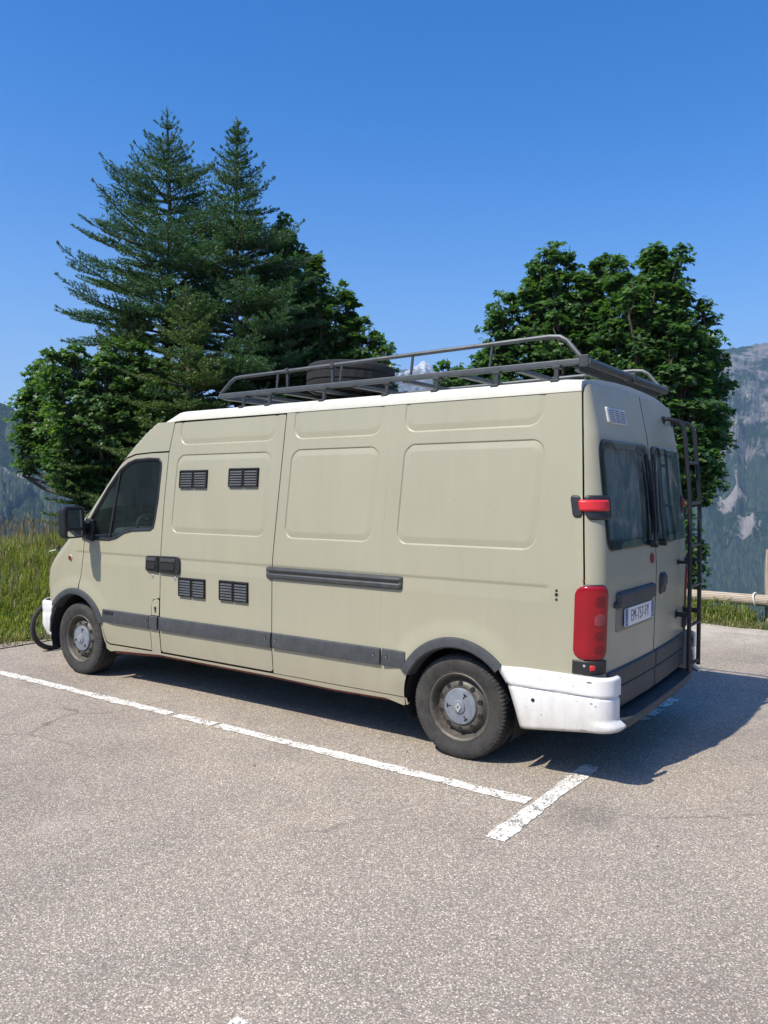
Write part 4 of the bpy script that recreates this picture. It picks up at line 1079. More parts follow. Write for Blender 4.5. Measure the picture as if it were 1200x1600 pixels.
for sgn in (1, -1):
    rm_ = rear_map(sgn)
    fr = wrap_shell('rear_window', sgn, .032, .858, 1.372, 2.035, .009, MT['rearglass'], VAN, .07, .006)
    # black printed border just under the glass edge
    outer = round_poly([(.036, 1.376), (.854, 1.376), (.854, 2.031), (.036, 2.031)], .066, 8); inner = round_poly([(.085, 1.432), (.800, 1.432), (.800, 1.982), (.085, 1.982)], .045, 8)
    V = []
    for P_, of_ in ((outer, .003), (inner, .003)):
        Q = np.array(P_); V += rear_map(sgn, of_)(Q[:, 0], Q[:, 1]).tolist()
    n = len(outer); MB().add(V, [(k, (k+1) % n, n+(k+1) % n, n+k) for k in range(n)]).build('window_border', MT['frit'], fr)
    # folded curtain behind the pane
    V = []; ss = np.linspace(.06, .83, 90); zz_ = np.linspace(1.40, 2.01, 6)
    for i, s in enumerate(ss):
        d = -.055-.012*math.sin(i*.75)-.008*math.sin(i*.31+1)
        V += rear_map(sgn, d)(np.full(6, s), zz_).tolist()
    MB().add(V, grid_faces(90, 6)).build('curtain', MT['curtain'], VAN, True)
    # lower grey plastic cladding on the door
    wrap_shell('door_cladding', sgn, .006, .842, .556, .668, .018, MT['trim'], VAN, .012, .012)
    wrap_shell('door_cladding', sgn, .006, .842, .425, .554, .012, MT['trim'], VAN, .008, .008)
    # wiper
    mb = MB(); pts = [(.06+.05, 1.395), (.075, 1.55), (.070, 1.75), (.105, 1.93)] if sgn > 0 else [(.10, 1.39), (.055, 1.6), (.07, 1.8), (.09, 1.95)]
    Q = np.array(pts); P = rear_map(sgn, .035)(Q[:, 0], Q[:, 1]); mb.tube(P.tolist(), [.010, .008, .006, .005], 6)
    Q2 = np.array([(.045, 1.45), (.052, 1.7), (.085, 1.97)]) if sgn > 0 else np.array([(.03, 1.45), (.04, 1.7), (.075, 1.98)]); P = rear_map(sgn, .018)(Q2[:, 0], Q2[:, 1]); mb.tube(P.tolist(), .007, 6)
    q = rear_map(sgn, .0)(np.array([.10]), np.array([1.385]))[0]; mb.disc((q[0]+.005, q[1], q[2]), .024, -.05, 'x', 12)
    mb.build('wiper', MT['black'], VAN, True)
    # tail lamp round the corner
    s1 = float(s_of_side_x(-.787, .95)); wrap_shell('lamp_gasket', sgn, .861, s1+.005, .746, 1.191, .005, MT['black'], VAN, .067, .006); tl_ = wrap_shell('tail_lamp', sgn, .868, s1, .752, 1.184, .014, MT['red'], VAN, .062, .014)
    for zc_, hh, mt in ((1.092, .040, 'darkred'), (.985, .042, 'palered'), (.895, .033, 'darkred'), (.815, .033, 'darkred')):
        wrap_shell('lamp_window', sgn, .893, .968, zc_-hh, zc_+hh, .0148, MT[mt], tl_, .028, .006, 10, 10)
    for k in range(5):
        zr = .953+k*.0145; wrap_shell('lens_rib', sgn, .899, .962, zr, zr+.006, .0175, MT['red'], tl_, .002, .003, 5, 3)
    tb = wrap_shell('lamp_base', sgn, .868, s1, .668, .752, .014, MT['black'], VAN, .008, .008)
    wrap_shell('reflector', sgn, .945, .980, .690, .728, .018, MT['brightred'], tb, .004, .004, 6, 6)
    q = rear_map(sgn, .013)(np.array([1.005]), np.array([.722]))[0]; mb = MB(); mb.disc(q-np.array((0, .002*sgn, 0)), .008, .004, 'y', 12, sgn); mb.build('screw', MT['chrome'], tb)
    # red door check strap on its black plates
    wrap_shell('hinge_plate', sgn, .775, .915+.06, 1.560, 1.704, .014, MT['black'], VAN, .03, .010)
    hg = wrap_shell('hinge_plate', sgn, .99, 1.055, 1.572, 1.706, .016, MT['black'], VAN, .025, .010)
    hs = wrap_shell('hinge_strap', sgn, .82, 1.010, 1.608, 1.680, .026, MT['brightred'], VAN, .015, .016)
    q = rear_map(sgn, .034)(np.array([.93]), np.array([1.642]))[0]
    # black rubber door stop low on the door
    if sgn < 0: wrap_shell('door_stop', sgn, .80, .86, .70, .79, .03, MT['black'], VAN, .025, .02, 8, 8)

# white roof-vent grille on the left rear door
o_ = wrap_shell('vent_grille', 1, .375, .685, 2.135, 2.236, .010, MT['vent'], VAN, .012, .006)
for c_ in range(3):
    for k in range(6):
        wrap_shell('slot', 1, .405+c_*.088, .475+c_*.088, 2.147+k*.0135, 2.1535+k*.0135, .0125, MT['dark'], o_, .002, .002, 4, 4)
# red round badge and keyhole
q = rear_map(1, 0)(np.array([.095]), np.array([1.288]))[0]; mb = MB(); mb.disc((q[0]+.004, q[1], q[2]), .034, -.012, 'x', 20); mb.build('red_sticker', MT['red'], VAN)
q = rear_map(-1, 0)(np.array([.13]), np.array([1.02]))[0]; mb = MB(); mb.disc((q[0]+.004, q[1], q[2]), .013, -.010, 'x', 14); mb.build('door_lock', MT['chrome'], VAN)
# handle on the right door
wrap_shell('rear_door_handle', -1, .075, .215, 1.035, 1.178, .014, MT['black'], VAN, .03, .01)
wrap_shell('rear_handle_grip', -1, .095, .195, 1.085, 1.165, .028, MT['trim'], VAN, .02, .012, 10, 10)
# number plate with its dark garnish
gn = wrap_shell('plate_garnish', 1, .060, .745, 1.030, 1.130, .030, MT['trim'], VAN, .03, .02)
wrap_shell('garnish_screw', 1, .735, .775, 1.035, 1.075, .02, MT['black'], gn, .018, .01, 8, 8)
wrap_shell('plate_recess', 1, .060, .735, .885, 1.034, .006, simple('recess_shade_grey', (.20, .19, .15), .5), VAN, .02, .008)  # raised panel, shade of the recess painted in as darker grey
PL = empty('number_plate'); PL.parent = VAN
def plate_pt(s, z, off=.016): return rear_map(1, off)(np.array([s]), np.array([z]))[0]
pc = plate_pt(.372, .965); pe = plate_pt(.373, .965); ax = Vector(pe-pc).normalized(); ax = -ax    # left to right as read from behind
upv = Vector((0, 0, 1)); nrm = ax.cross(upv).normalized(); upv = nrm.cross(ax)
PM = Matrix((ax, upv, nrm)).transposed().to_4x4(); PM.translation = Vector(pc)
bpy.data.objects.remove(PL)
def local_box(name, mat, parent, cx, cy, w, h, z0, z1, r=.006):
    q = round_poly([(cx-w/2, cy-h/2), (cx+w/2, cy-h/2), (cx+w/2, cy+h/2), (cx-w/2, cy+h/2)], r, 3); n = len(q)
    V = [PM @ Vector((a, b, z0)) for a, b in q]+[PM @ Vector((a, b, z1)) for a, b in q]
    return MB().add(V, [tuple(range(n))[::-1], tuple(range(n, 2*n))]+[(i, (i+1) % n, n+(i+1) % n, n+i) for i in range(n)]).build(name, mat, parent)
npl = local_box('number_plate', MT['plate'], VAN, 0, 0, .52, .11, -.004, .004)
local_box('plate_band', MT['plateblue'], npl, -.238, 0, .042, .106, .0035, .0046, .004); local_box('plate_band', MT['plateblue'], npl, .238, 0, .042, .106, .0035, .0046, .004)
def text_mesh(name, body, size, cx, cy, mat, parent, z=.0047, sx=1.0, sp=1.0):
    cu = bpy.data.curves.new(name, 'FONT'); cu.body = body; cu.size = size; cu.space_character = sp; cu.align_x = 'CENTER'; cu.align_y = 'CENTER'; cu.extrude = .0006; cu.offset = -.0008
    t = bpy.data.objects.new(name+'_tmp', cu); COL.objects.link(t); bpy.context.view_layer.update()
    me = bpy.data.meshes.new_from_object(t.evaluated_get(bpy.context.evaluated_depsgraph_get())); bpy.data.objects.remove(t); bpy.data.curves.remove(cu)
    me.name = name; me.materials.clear(); me.transform(PM @ Matrix.Translation((cx, cy, z)) @ Matrix.Diagonal((sx, 1, 1, 1)))
    return link(name, me, mat, parent)
text_mesh('plate_lettering', 'EM-757-FY', .104, 0, 0, MT['ink'], npl, .005, .56, 1.28)
text_mesh('country_letter', 'F', .036, -.238, -.030, MT['plate'], npl, .0056)
text_mesh('region_number', '74', .030, .238, -.030, MT['plate'], npl, .0056)

# bumpers ------------------------------------------------------------------------
def rear_bumper(sgn):
    V = []; nz = 40; us = np.concatenate([np.linspace(0, .62, 12)[:-1], np.linspace(.62, 1, 22)])
    x_in = lambda z: float(np.interp(z, [.28, .40, .54, .60, .665], [-.462, -.424, -.376, -.333, -.285]))
    for u in us:
        for k in range(nz):
            v = k/(nz-1); zb = .288+.075*u; z = zb+(.665-zb)*v
            # plan path: flank then corner arc then rear return
            xa = x_in(z); yc = .972; rc = .085; xr = -1.006
            L1 = abs((xr+rc)-xa); L2 = rc*math.pi/2*.92; L3 = .05; L = (L1+L2+L3)
            s = u*L
            if s < L1: X, Y_, nx, ny = xa-s, yc, 0, 1
            elif s < L1+L2: a = (s-L1)/rc; X, Y_, nx, ny = xr+rc-rc*math.sin(a), yc-rc+rc*math.cos(a), -math.sin(a), math.cos(a)
            else: a = L2/rc; t = s-L1-L2; nx, ny = -math.sin(a), math.cos(a); X, Y_ = xr+rc-rc*math.sin(a)-t*math.cos(a), yc-rc+rc*math.cos(a)-t*math.sin(a)
            o = 0
            o += -.010*math.exp(-((z-.546)/.007)**2)                       # crease
            o += .019 if z > .55 else .013
            o -= .022*max(0, (z-.650)/.015)**2                               # rounded top
            o -= .014*max(0, (.020-(z-zb))/.020)**2                         # turned-under bottom
            foot = float(smooth(.66, .97, u))*float(smooth(.420, .380, z)); o += .042*foot
            o -= .012*float(smooth(.05, 0, u))
            V.append((X+nx*o, sgn*(Y_+ny*o), z))
    f = grid_faces(len(us), nz)
    if sgn > 0: f = [q[::-1] for q in f]
    o = orient_out(MB().add(V, f).build('rear_bumper_corner', MT['bumper'], VAN, True), (-.3, sgn, 0))
    m = o.modifiers.new('thickness', 'SOLIDIFY'); m.thickness = .012; m.offset = -1
    for x, z, nm, r in ((-.545, .478, 'plug_hole', .012),):
        mb = MB(); mb.disc((x, sgn*.976, z), r, .0105, 'y', 12, sgn); mb.build(nm, MT['dark'], o)
    for (y, z) in ((.868, .61), (.868, .49)):
        mb = MB(); mb.disc((-1.003, sgn*y, z), .010, -.006, 'x', 12); mb.build('plug_hole', MT['trim'], o)
    if sgn > 0:
        for x, z, w, h in ((-.895, .633, .035, .008), (-.905, .512, .02, .006), (-.93, .50, .014, .005), (-.80, .600, .008, .004), (-.72, .642, .012, .004), (-.60, .40, .010, .005), (-.86, .352, .05, .004), (-.74, .335, .03, .004), (-.90, .40, .012, .006), (-.50, .43, .008, .005)):
            q = round_poly([(x-w/2, z), (x+w/3, z-h/2), (x+w/2, z+h/3), (x-w/4, z+h/2)], .004, 2)
            mb = MB().add([(a, .972+(.0203 if b > .55 else .0143), b) for a, b in q], [tuple(range(len(q)))[::-1]]); mb.build('paint_chip', MT['scuff'], o)
for sgn in (1, -1): rear_bumper(sgn)
def rear_step():
    V = []; ys_ = np.linspace(-.85, .85, 30); prof = [(.06, .30), (-.055, .325), (-.070, .345), (-.072, .365), (-.062, .383), (.05, .392), (.06, .392)]
    for y in ys_:
        b = -.012*(1-(y/.85)**2)*1.0-.97
        for dx, z in prof: V.append((b+dx+.03*(abs(y)/.85)**6, y, z))
    n = len(prof); mb = MB().add(V, grid_faces(30, n)); mb.f += [tuple(range(n)), tuple(range(29*n, 30*n))]
    mb.build('rear_step', MT['trim'], VAN, True)
rear_step()
def front_bumper():
    V = []; rows = np.linspace(.335, .662, 16)
    pts = []
    xs_side = np.linspace(0, 1, 9); ang = np.linspace(0, 60, 12); cen = np.linspace(1, -1, 23)
    for z in rows:
        r = .22; xsil = 4.586-.072*float(smooth(.43, .335, z)); c = xsil-r*(1-NY)/NX; yc = .985; o = -.014*math.exp(-((z-.545)/.009)**2)-.02*max(0, (z-.64)/.022)**2
        xa = float(np.interp(z, [.33, .5, .6, .66], [4.475, 4.462, 4.43, 4.385])); row = []
        L = [(xa+(c-xa)*t, yc+o) for t in xs_side]+[(c+(r+o)*math.sin(math.radians(a)), yc-r+(r+o)*math.cos(math.radians(a))) for a in ang[1:]]
        xe, ye = L[-1]; mid = [(xe+.19*(1-q*q), ye*q) for q in cen[1:-1]]
        row = L+mid+[(x, -y) for x, y in L[::-1]]; V += [(x, y, z) for x, y in row]; n = len(row)
    o = MB().add(V, grid_faces(len(rows), n)).build('front_bumper', MT['bumper'], VAN, True); m = o.modifiers.new('thickness', 'SOLIDIFY'); m.thickness = .012; m.offset = 0
    for x, z in ((4.50, .505),):
        mb = MB(); mb.disc((x, .972, z), .011, .012, 'y', 12); mb.build('plug_hole', MT['trim'], o)
front_bumper()

# rear ladder ----------------------------------------------------------------------
def ladder():
    mb = MB(); rt_ = .0155
    def stile(y, yb):
        P = [(-.852, yb, 2.245), (-.90, yb-.01, 2.252), (-.955, y+.01, 2.238), (-.990, y, 2.205), (-1.004, y, 2.15), (-1.045, y, 1.70), (-1.052, y, 1.1), (-1.050, y, .425)]
        return P
    L = MB().tube(stile(-.59, -.53), rt_, 10).build('ladder', MT['ladder'], VAN, True)
    MB().tube(stile(-.875, -.80), rt_, 10).build('stile', MT['ladder'], L, True)
    for z in (1.938, 1.641, 1.333, 1.038, .753, .463):
        x = float(np.interp(z, [.4, 1.1, 1.7, 2.15], [-1.050, -1.052, -1.045, -1.004])); MB().tube([(x, -.59, z), (x, -.875, z)], .0125, 8).build('rung', MT['ladder'], L, True)
    for z, h in ((.835, .034), (1.215, .022)):
        for y in (-.60, -.865):
            xb = float(rear_map(-1)(np.array([abs(y)]), np.array([z]))[0][0]); xo = float(np.interp(z, [.4, 1.1, 1.7], [-1.050, -1.052, -1.045]))
            m = MB(); m.box(((xb+xo)/2, y+.02, z), (abs(xb-xo)+.01, .03, h)); m.box((xb-.004, y+.02, z), (.008, .06, h*1.7)); m.build('ladder_bracket', MT['ladder'], L, False, .003)
    for y in (-.53, -.80):
        xb = float(rear_map(-1)(np.array([abs(y)]), np.array([2.243]))[0][0]); m = MB(); m.disc((xb+.006, y, 2.243), .030, -.018, 'x', 14); m.build('ladder_foot', MT['black'], L, False, .003)
ladder()

# roof rack -------------------------------------------------------------------------
def rack():
    x0, x1, yr, zl = 2.30, -.775, .815, 2.497
    m = MB(); m.box((2.285, 0, 2.497), (.036, 1.59, .036))
    R = m.build('roof_rack', MT['rack'], VAN, False, .005)
    for s in (1, -1): m = MB(); m.box(((x0+x1)/2, s*yr, zl), (x0-x1, .034, .038)); m.build('lower_rail', MT['rack'], R, False, .007)
    for s in (1, -1):
        P = [(2.285, s*yr, zl+.02), (2.17, s*yr, 2.605), (2.12, s*yr, 2.630), (2.06, s*yr, 2.634), (-.56, s*yr, 2.664), (-.63, s*yr, 2.656), (-.675, s*yr, 2.628), (-.765, s*yr, zl+.02)]
        MB().tube(P, .0145, 8).build('upper_rail', MT['rack'], R, True)
        for x in (1.66, 1.04, .43, -.17):
            MB().tube([(x+.012, s*yr, zl+.015), (x-.005, s*yr, 2.645)], .0095, 8).build('post', MT['rack'], R, True)
        for x in (1.56, 1.12):
            m = MB(); m.box((x, s*yr, 2.56), (.022, .022, .15)); m.box((x, s*yr, 2.64), (.03, .04, .04)); m.build('clamp', MT['rackdark'], R, False, .004)
    for x in (2.27, 1.95, 1.62, 1.30, .93, .5, .05, -.35, -.73):
        m = MB(); m.box((x, 0, 2.482), (.045, 1.6, .025)); m.build('cross_bar', MT['rack'], R, False, .004)
    for x in (2.0, 1.72, 1.18, .62, .22, -.22, -.62):
        for s in (1, -1):
            m = MB(); m.box((x, s*.842, 2.425), (.028, .018, .105)); m.box((x, s*.866, 2.385), (.052, .030, .022)); m.box((x, s*.83, 2.47), (.05, .05, .02)); m.build('mount', MT['rackdark'], R, False, .004)
    MB().tube([(-.800, .83, 2.492), (-.800, -.83, 2.492)], .026, 10).build('rear_roller', MT['rack'], R, True)
    m = MB(); m.box((-.735, 0, 2.455), (.03, 1.62, .03)); m.build('rear_bar', MT['rack'], R, False, .004)
    m = MB(); m.box((-.80, .0, 2.492), (.07, .05, .06)); m.build('roller_bracket', MT['rackdark'], R, False, .005)
    for s in (1, -1):
        m = MB(); m.box((-.785, s*.822, 2.498), (.06, .03, .07)); m.build('roller_bracket', MT['rackdark'], R, False, .005)
rack()
# ------------------------------------------------------------------ spare tyre lying on the rack
def spare():
    V, f = [], None; n = 120; hw = .118; R_ = .355
    base = [(.21, -.085), (.235, -.108), (.28, -.118), (.325, -.108), (.345, -.098), (R_, -.08), (R_, -.045), (R_-.009, -.042), (R_-.009, -.030), (R_, -.027), (R_, .027), (R_-.009, .030), (R_-.009, .042), (R_, .045), (R_, .08), (.345, .098), (.325, .108), (.28, .118), (.235, .108), (.21, .085)]
    for i in range(n):
        a = 2*math.pi*i/n
        for j, (r, y) in enumerate(base):
            rr = r-(.004 if (i % 4 == 0 and 4 <= j <= 15 and (j < 7 or j > 12 or j in (9, 10, 11))) else 0); aa = a+.03*math.copysign(1, y)*(abs(y) < .08)
            V.append((rr*math.cos(aa), rr*math.sin(aa), y))
    o = MB().add(V, grid_faces(n, len(base), True)).build('spare_tyre', simple('dark_spare_rubber', (.022, .022, .023), .85, 0, .2, 6, .2, 250, .3), None, True)
    o.location = (1.39, .25, 2.495+.125); o.rotation_euler = (math.radians(2), math.radians(-2), .3)
    setp(o, 'worn spare tyre lying flat on the roof rack of the van', 'tyre')
    prof = [(.215, -.08), (.20, -.06), (.19, .02), (.12, .03), (.11, .04), (0, .04)]
    V = []
    for i in range(40):
        a = 2*math.pi*i/40
        for r, z in prof: V.append((r*math.cos(a), r*math.sin(a), z))
    MB().add(V, grid_faces(40, len(prof), True)).build('rim', MT['steel'], o, True)
spare()

# ------------------------------------------------------------------ bicycle in front of the van
def bicycle():
    B = empty('bicycle'); setp(B, 'parked bicycle in front of the van, mostly hidden behind its white front bumper', 'bicycle')
    fx, fy = 5.34, .40; rx, ry = 5.42, -.60; r = .268
    blk = MT['black']; fr = simple('dark_bike_frame', (.06, .06, .07), .35, .1)
    for (cx, cy) in ((fx, fy), (rx, ry)):
        T = []
        for i in range(49):
            a = 2*math.pi*i/48; T.append((cx+(rx-fx)*0-.02*math.cos(a)*0, cy+(r-.022)*math.cos(a), r+(r-.022)*math.sin(a)))
        w = MB().tube(T, .027, 8, False).build('bike_wheel', MT['rubber'], B, True)
        MB().tube([(x, cy+(y-cy)*.92, r+(z-r)*.92) for x, y, z in T], .009, 6, False).build('wheel_rim', MT['chrome'], w, True)
        m = MB()
        for k in range(20):
            a = 2*math.pi*k/20; m.tube([(cx+.025*(1 if k % 2 else -1), cy+.02*math.cos(a+.5), r+.02*math.sin(a+.5)), (cx, cy+.24*math.cos(a), r+.24*math.sin(a))], .0016, 4)
        m.disc((cx-.04, cy, r), .022, .08, 'x', 10); m.build('spokes', MT['chrome'], w)
        if cy == fy:
            m = MB(); m.box((cx-.012, cy+.11, r+.10), (.012, .035, .075), Matrix.Rotation(.7, 3, 'X')); m.build('wheel_reflector', MT['orange'], w, False, .003)
    hd = Vector((fx, fy-.14, .86)); bb = Vector((fx+.02, -.16, .28)); st = Vector((fx+.03, -.32, .80)); ra = Vector((rx, ry, r)); fa = Vector((fx, fy, r)); hl = Vector((fx, fy-.10, .70))
    m = MB(); m.tube([hl, bb], .019); m.tube([hd, st], .017); m.tube([st+Vector((0, -.02, .10)), bb], .016); m.tube([hd+Vector((0, -.01, .03)), hl], .02)
    for s in (-1, 1):
        o = Vector((.045*s, 0, 0)); m.tube([bb+o*.7, ra+o], .010); m.tube([st+o*.5, ra+o], .009); m.tube([hl+o, fa+o], .012)
    m.build('bike_frame', fr, B, True)
    m = MB(); m.tube([hd, hd+Vector((0, -.03, .16))], .014); hc = hd+Vector((0, -.02, .18)); m.tube([hc+Vector((-.30, -.10, .05)), hc+Vector((-.16, .0, .03)), hc, hc+Vector((.16, 0, .03)), hc+Vector((.30, -.10, .05))], .012, 8)
    h = m.build('handlebar', blk, B, True)
    for s in (-1, 1):
        m = MB(); m.tube([hc+Vector((.20*s, -.03, .04)), hc+Vector((.31*s, -.11, .052))], .018, 8); m.build('grip', blk, h, True)
        m = MB(); m.tube([hc+Vector((.17*s, .02, .03)), hc+Vector((.24*s, .05, .01))], .006, 6); m.build('brake_lever', MT['chrome'], h, True)
    m = MB(); m.box(st+Vector((0, -.02, .13)), (.14, .25, .05), None, .75); m.build('saddle', blk, B, False, .02, 3)
    m = MB(); m.disc(bb+Vector((-.03, 0, 0)), .085, -.006, 'x', 24); m.tube([bb+Vector((-.05, 0, 0)), bb+Vector((-.06, .03, -.165))], .009); m.tube([bb+Vector((.05, 0, 0)), bb+Vector((.06, -.03, .165))], .009)
    m.box(bb+Vector((-.10, .03, -.17)), (.09, .07, .02)); m.box(bb+Vector((.10, -.03, .17)), (.09, .07, .02)); m.build('crank', MT['chrome'], B)
bicycle()

# ------------------------------------------------------------------ timber fence on the drop side
def fence():
    F = empty('timber_fence', (0, 0, 0)); setp(F, 'weathered timber post and rail fence at the edge of the drop behind the van', 'fence')
    rnd = random.Random(4); posts = [(-.69, .945), (-3.2, .9), (-5.65, .92), (-8.1, .9), (1.9, .93), (4.3, .92)]
    for x, zt in posts:
        x0 = x; z0 = float(ground_z(x, -6.42))-.2; P = []; R_ = []
        for t in np.linspace(0, 1, 9): P.append((x0+.015*math.sin(3*t+x), -6.42+.02*math.sin(2*t), z0+(zt-z0)*t)); R_.append(.066-.006*t+.003*rnd.random())
        R_[-1] = .054; P[-1] = (P[-1][0], P[-1][1], P[-1][2]); m = MB().tube(P, R_, 14); m.build('post', MT['postwood'], F, True)
    xs_ = [-10.6, -8.1, -5.6, -3.2, -.70, 1.9, 4.3, 6.0]
    for a, b in zip(xs_[:-1], xs_[1:]):
        P = []; R_ = []
        for t in np.linspace(-.02, 1.015, 16):
            x = a+(b-a)*t; P.append((x, -6.26+.012*math.sin(2.1*x), .268-.004*(x+.7)+.01*math.sin(1.3*x))); R_.append(.083+.006*math.sin(3*x+a))
        o = MB().tube(P, R_, 16).build('rail', MT['wood'], F, True)
    for x in (-.52,):
        P = [(x+.012*math.sin(a*2), -6.26+.097*math.cos(a), .266+.097*math.sin(a)) for a in np.linspace(0, 2*math.pi*1.9, 34)]
        MB().tube(P, .011, 6).build('rope_tie', simple('white_rope', (.62, .60, .55), .9), F, True)
    m = MB(); m.disc((-.70, -6.172, .262), .014, -.03, 'y', 12); m.build('bolt_hole', MT['dark'], F)
fence()

# ------------------------------------------------------------------ trees
def at(u, v, depth):
    d = np.array(fw)+np.array(r2)*((u-600)/1228.57)-np.array(u2)*((v-800)/1228.57)
    return CAM+d*depth
def unit(v): return v/(np.linalg.norm(v, axis=-1, keepdims=True)+1e-9)
def tubes_np(paths, radii, n=5):
    V = []; F = []; b = 0
    for P, R_ in zip(paths, radii):
        P = np.asarray(P, float); T = unit(np.gradient(P, axis=0)); ref = np.array([.31, .17, .93]); a = unit(np.cross(T, ref)); c = np.cross(T, a)
        th = np.arange(n)*2*math.pi/n
        ring = P[:, None]+(a[:, None]*np.cos(th)[None, :, None]+c[:, None]*np.sin(th)[None, :, None])*np.asarray(R_)[:, None, None]
        V.append(ring.reshape(-1, 3)); m = len(P)
        i, k = np.meshgrid(np.arange(m-1), np.arange(n), indexing='ij'); k2 = (k+1) % n
        F.append(b+np.stack([i*n+k, i*n+k2, (i+1)*n+k2, (i+1)*n+k], -1).reshape(-1, 4)); b += m*n
    return np.concatenate(V), np.concatenate(F)

def needles(P, D, L, rng, k=13, ln=.042, wd=.015, up=.35):
    n = len(P); t = rng.uniform(0, 1, (n, k, 1)); base = P[:, None]+D[:, None]*L[:, None, None]*t
    rad = rng.normal(size=(n, k, 3)); rad[..., 2] = rad[..., 2]*.6+up; rad = unit(rad-D[:, None]*(rad*D[:, None]).sum(-1, keepdims=True))
    d = unit(D[:, None]*rng.uniform(.35, .8, (n, k, 1))+rad); sd = unit(np.cross(d, rng.normal(size=(n, k, 3))))
    l = ln*rng.uniform(.75, 1.25, (n, k, 1)); V = np.stack([base-sd*wd/2, base+sd*wd/2, base+d*l], 2).reshape(-1, 3)
    return V, np.arange(len(V)).reshape(-1, 3)

def conifer(name, label, base, H, prof, seed, mat, k=13, whorl=.30, sweep=0.0, bare=0.06, group=None, dens=1.0, zmin=.12):
    rng = np.random.default_rng(seed); base = np.array(base); T = empty(name, base); setp(T, label, 'tree', group)
    tz = np.linspace(0, H, 16); tp = np.stack([.03*np.sin(tz*.9+seed), .03*np.cos(tz*.7+seed), tz], -1); tr = .012+.012*H*(1-tz/H)
    V, F = tubes_np([tp], [tr], 9); mesh_np('trunk', V, F, MT['bark'], T, True)
    SP, SD, SL = [], [], []; paths, radii = [], []
    z = H*zmin; ph = rng.uniform(0, 6)
    def seg(p, d, l): SP.append(p); SD.append(d); SL.append(l)
    while z < H-.12:
        t = z/H; R_ = float(np.interp(t, [a for a, b in prof], [b for a, b in prof]))
        nb = int(rng.integers(4, 8)); ph += 2.4
        for b in range(nb):
            a = ph+2*math.pi*b/nb+rng.normal(0, .18); L = R_*rng.choice([rng.uniform(.5, .8), rng.uniform(.8, 1.15)], p=[.25, .75]); 
            if L < .08: L = .08
            rise = np.interp(t, [0, .35, .7, 1], [-.10, .05, .32, .75])+rng.normal(0, .10)
            o = np.array([math.cos(a), math.sin(a), 0]); ns = max(3, int(L/.07)); p = np.array([0, 0, z+rng.normal(0, .09)*(1-t)]); P = [p.copy()]
            for i in range(ns):
                q = (i+1)/ns; d = o+np.array([0, 0, rise+.30*(q**2)-.16*math.sin(q*3.1)]); d /= np.linalg.norm(d)
                st = L/ns; lat = np.array([-o[1], o[0], 0])
                if q > bare*2+.08: seg(p, d, st)
                if q > .16 and q < .97 and rng.random() < .95*dens:
                    for s in (-1, 1):
                        if rng.random() < .14: continue
                        tl = (L*(1-q)*.62+.09)*rng.uniform(.6, 1.1); tl = min(tl, .62)
                        td = d*.72+lat*s*.78+np.array([0, 0, .10]); td /= np.linalg.norm(td); m = max(1, int(tl/.065)); pp = p.copy()
                        for j in range(m):
                            td2 = unit(td+np.array([0, 0, .05*j/m])+rng.normal(0, .05, 3)); seg(pp, td2, tl/m); 
                            if m > 4 and 0 < j < m-1 and j % 2 == 0:
                                for s2 in (-1, 1):
                                    d3 = unit(td2+s2*np.cross(td2, (0, 0, 1))*.9); l3 = .055+.05*(1-j/m)*rng.random(); seg(pp, d3, l3)
                            pp = pp+td2*tl/m
                p = p+d*st; P.append(p.copy())
            for s in (-.5, 0, .5): seg(p, unit(d+s*np.array([-o[1], o[0], 0])+np.array([0, 0, .2])), .06)
            P = np.array(P); paths.append(P); radii.append(np.linspace(.006+.011*L, .0025, len(P)))
        z += whorl*rng.uniform(.55, 1.1)*(1 if t < .8 else .85)
        # leader between the whorls
    for zz in np.arange(H*.80, H, .05): seg(np.array([0, 0, zz]), np.array([0, 0, 1.]), .05)
    for b in range(5):
        a = b*1.26; seg(np.array([0, 0, H-.1]), unit(np.array([math.cos(a), math.sin(a), 1.1])), .13)
    seg(np.array([0, 0, H-.02]), np.array([0, 0, 1.]), .10)
    V, F = tubes_np(paths, radii, 4); mesh_np('branches', V, F, MT['bark'], T, True)
    V, F = needles(np.array(SP), np.array(SD), np.array(SL), rng, k)
    mesh_np('crown', V, F, mat, T); print(name, 'segs', len(SP), 'tris', len(F))
    return T

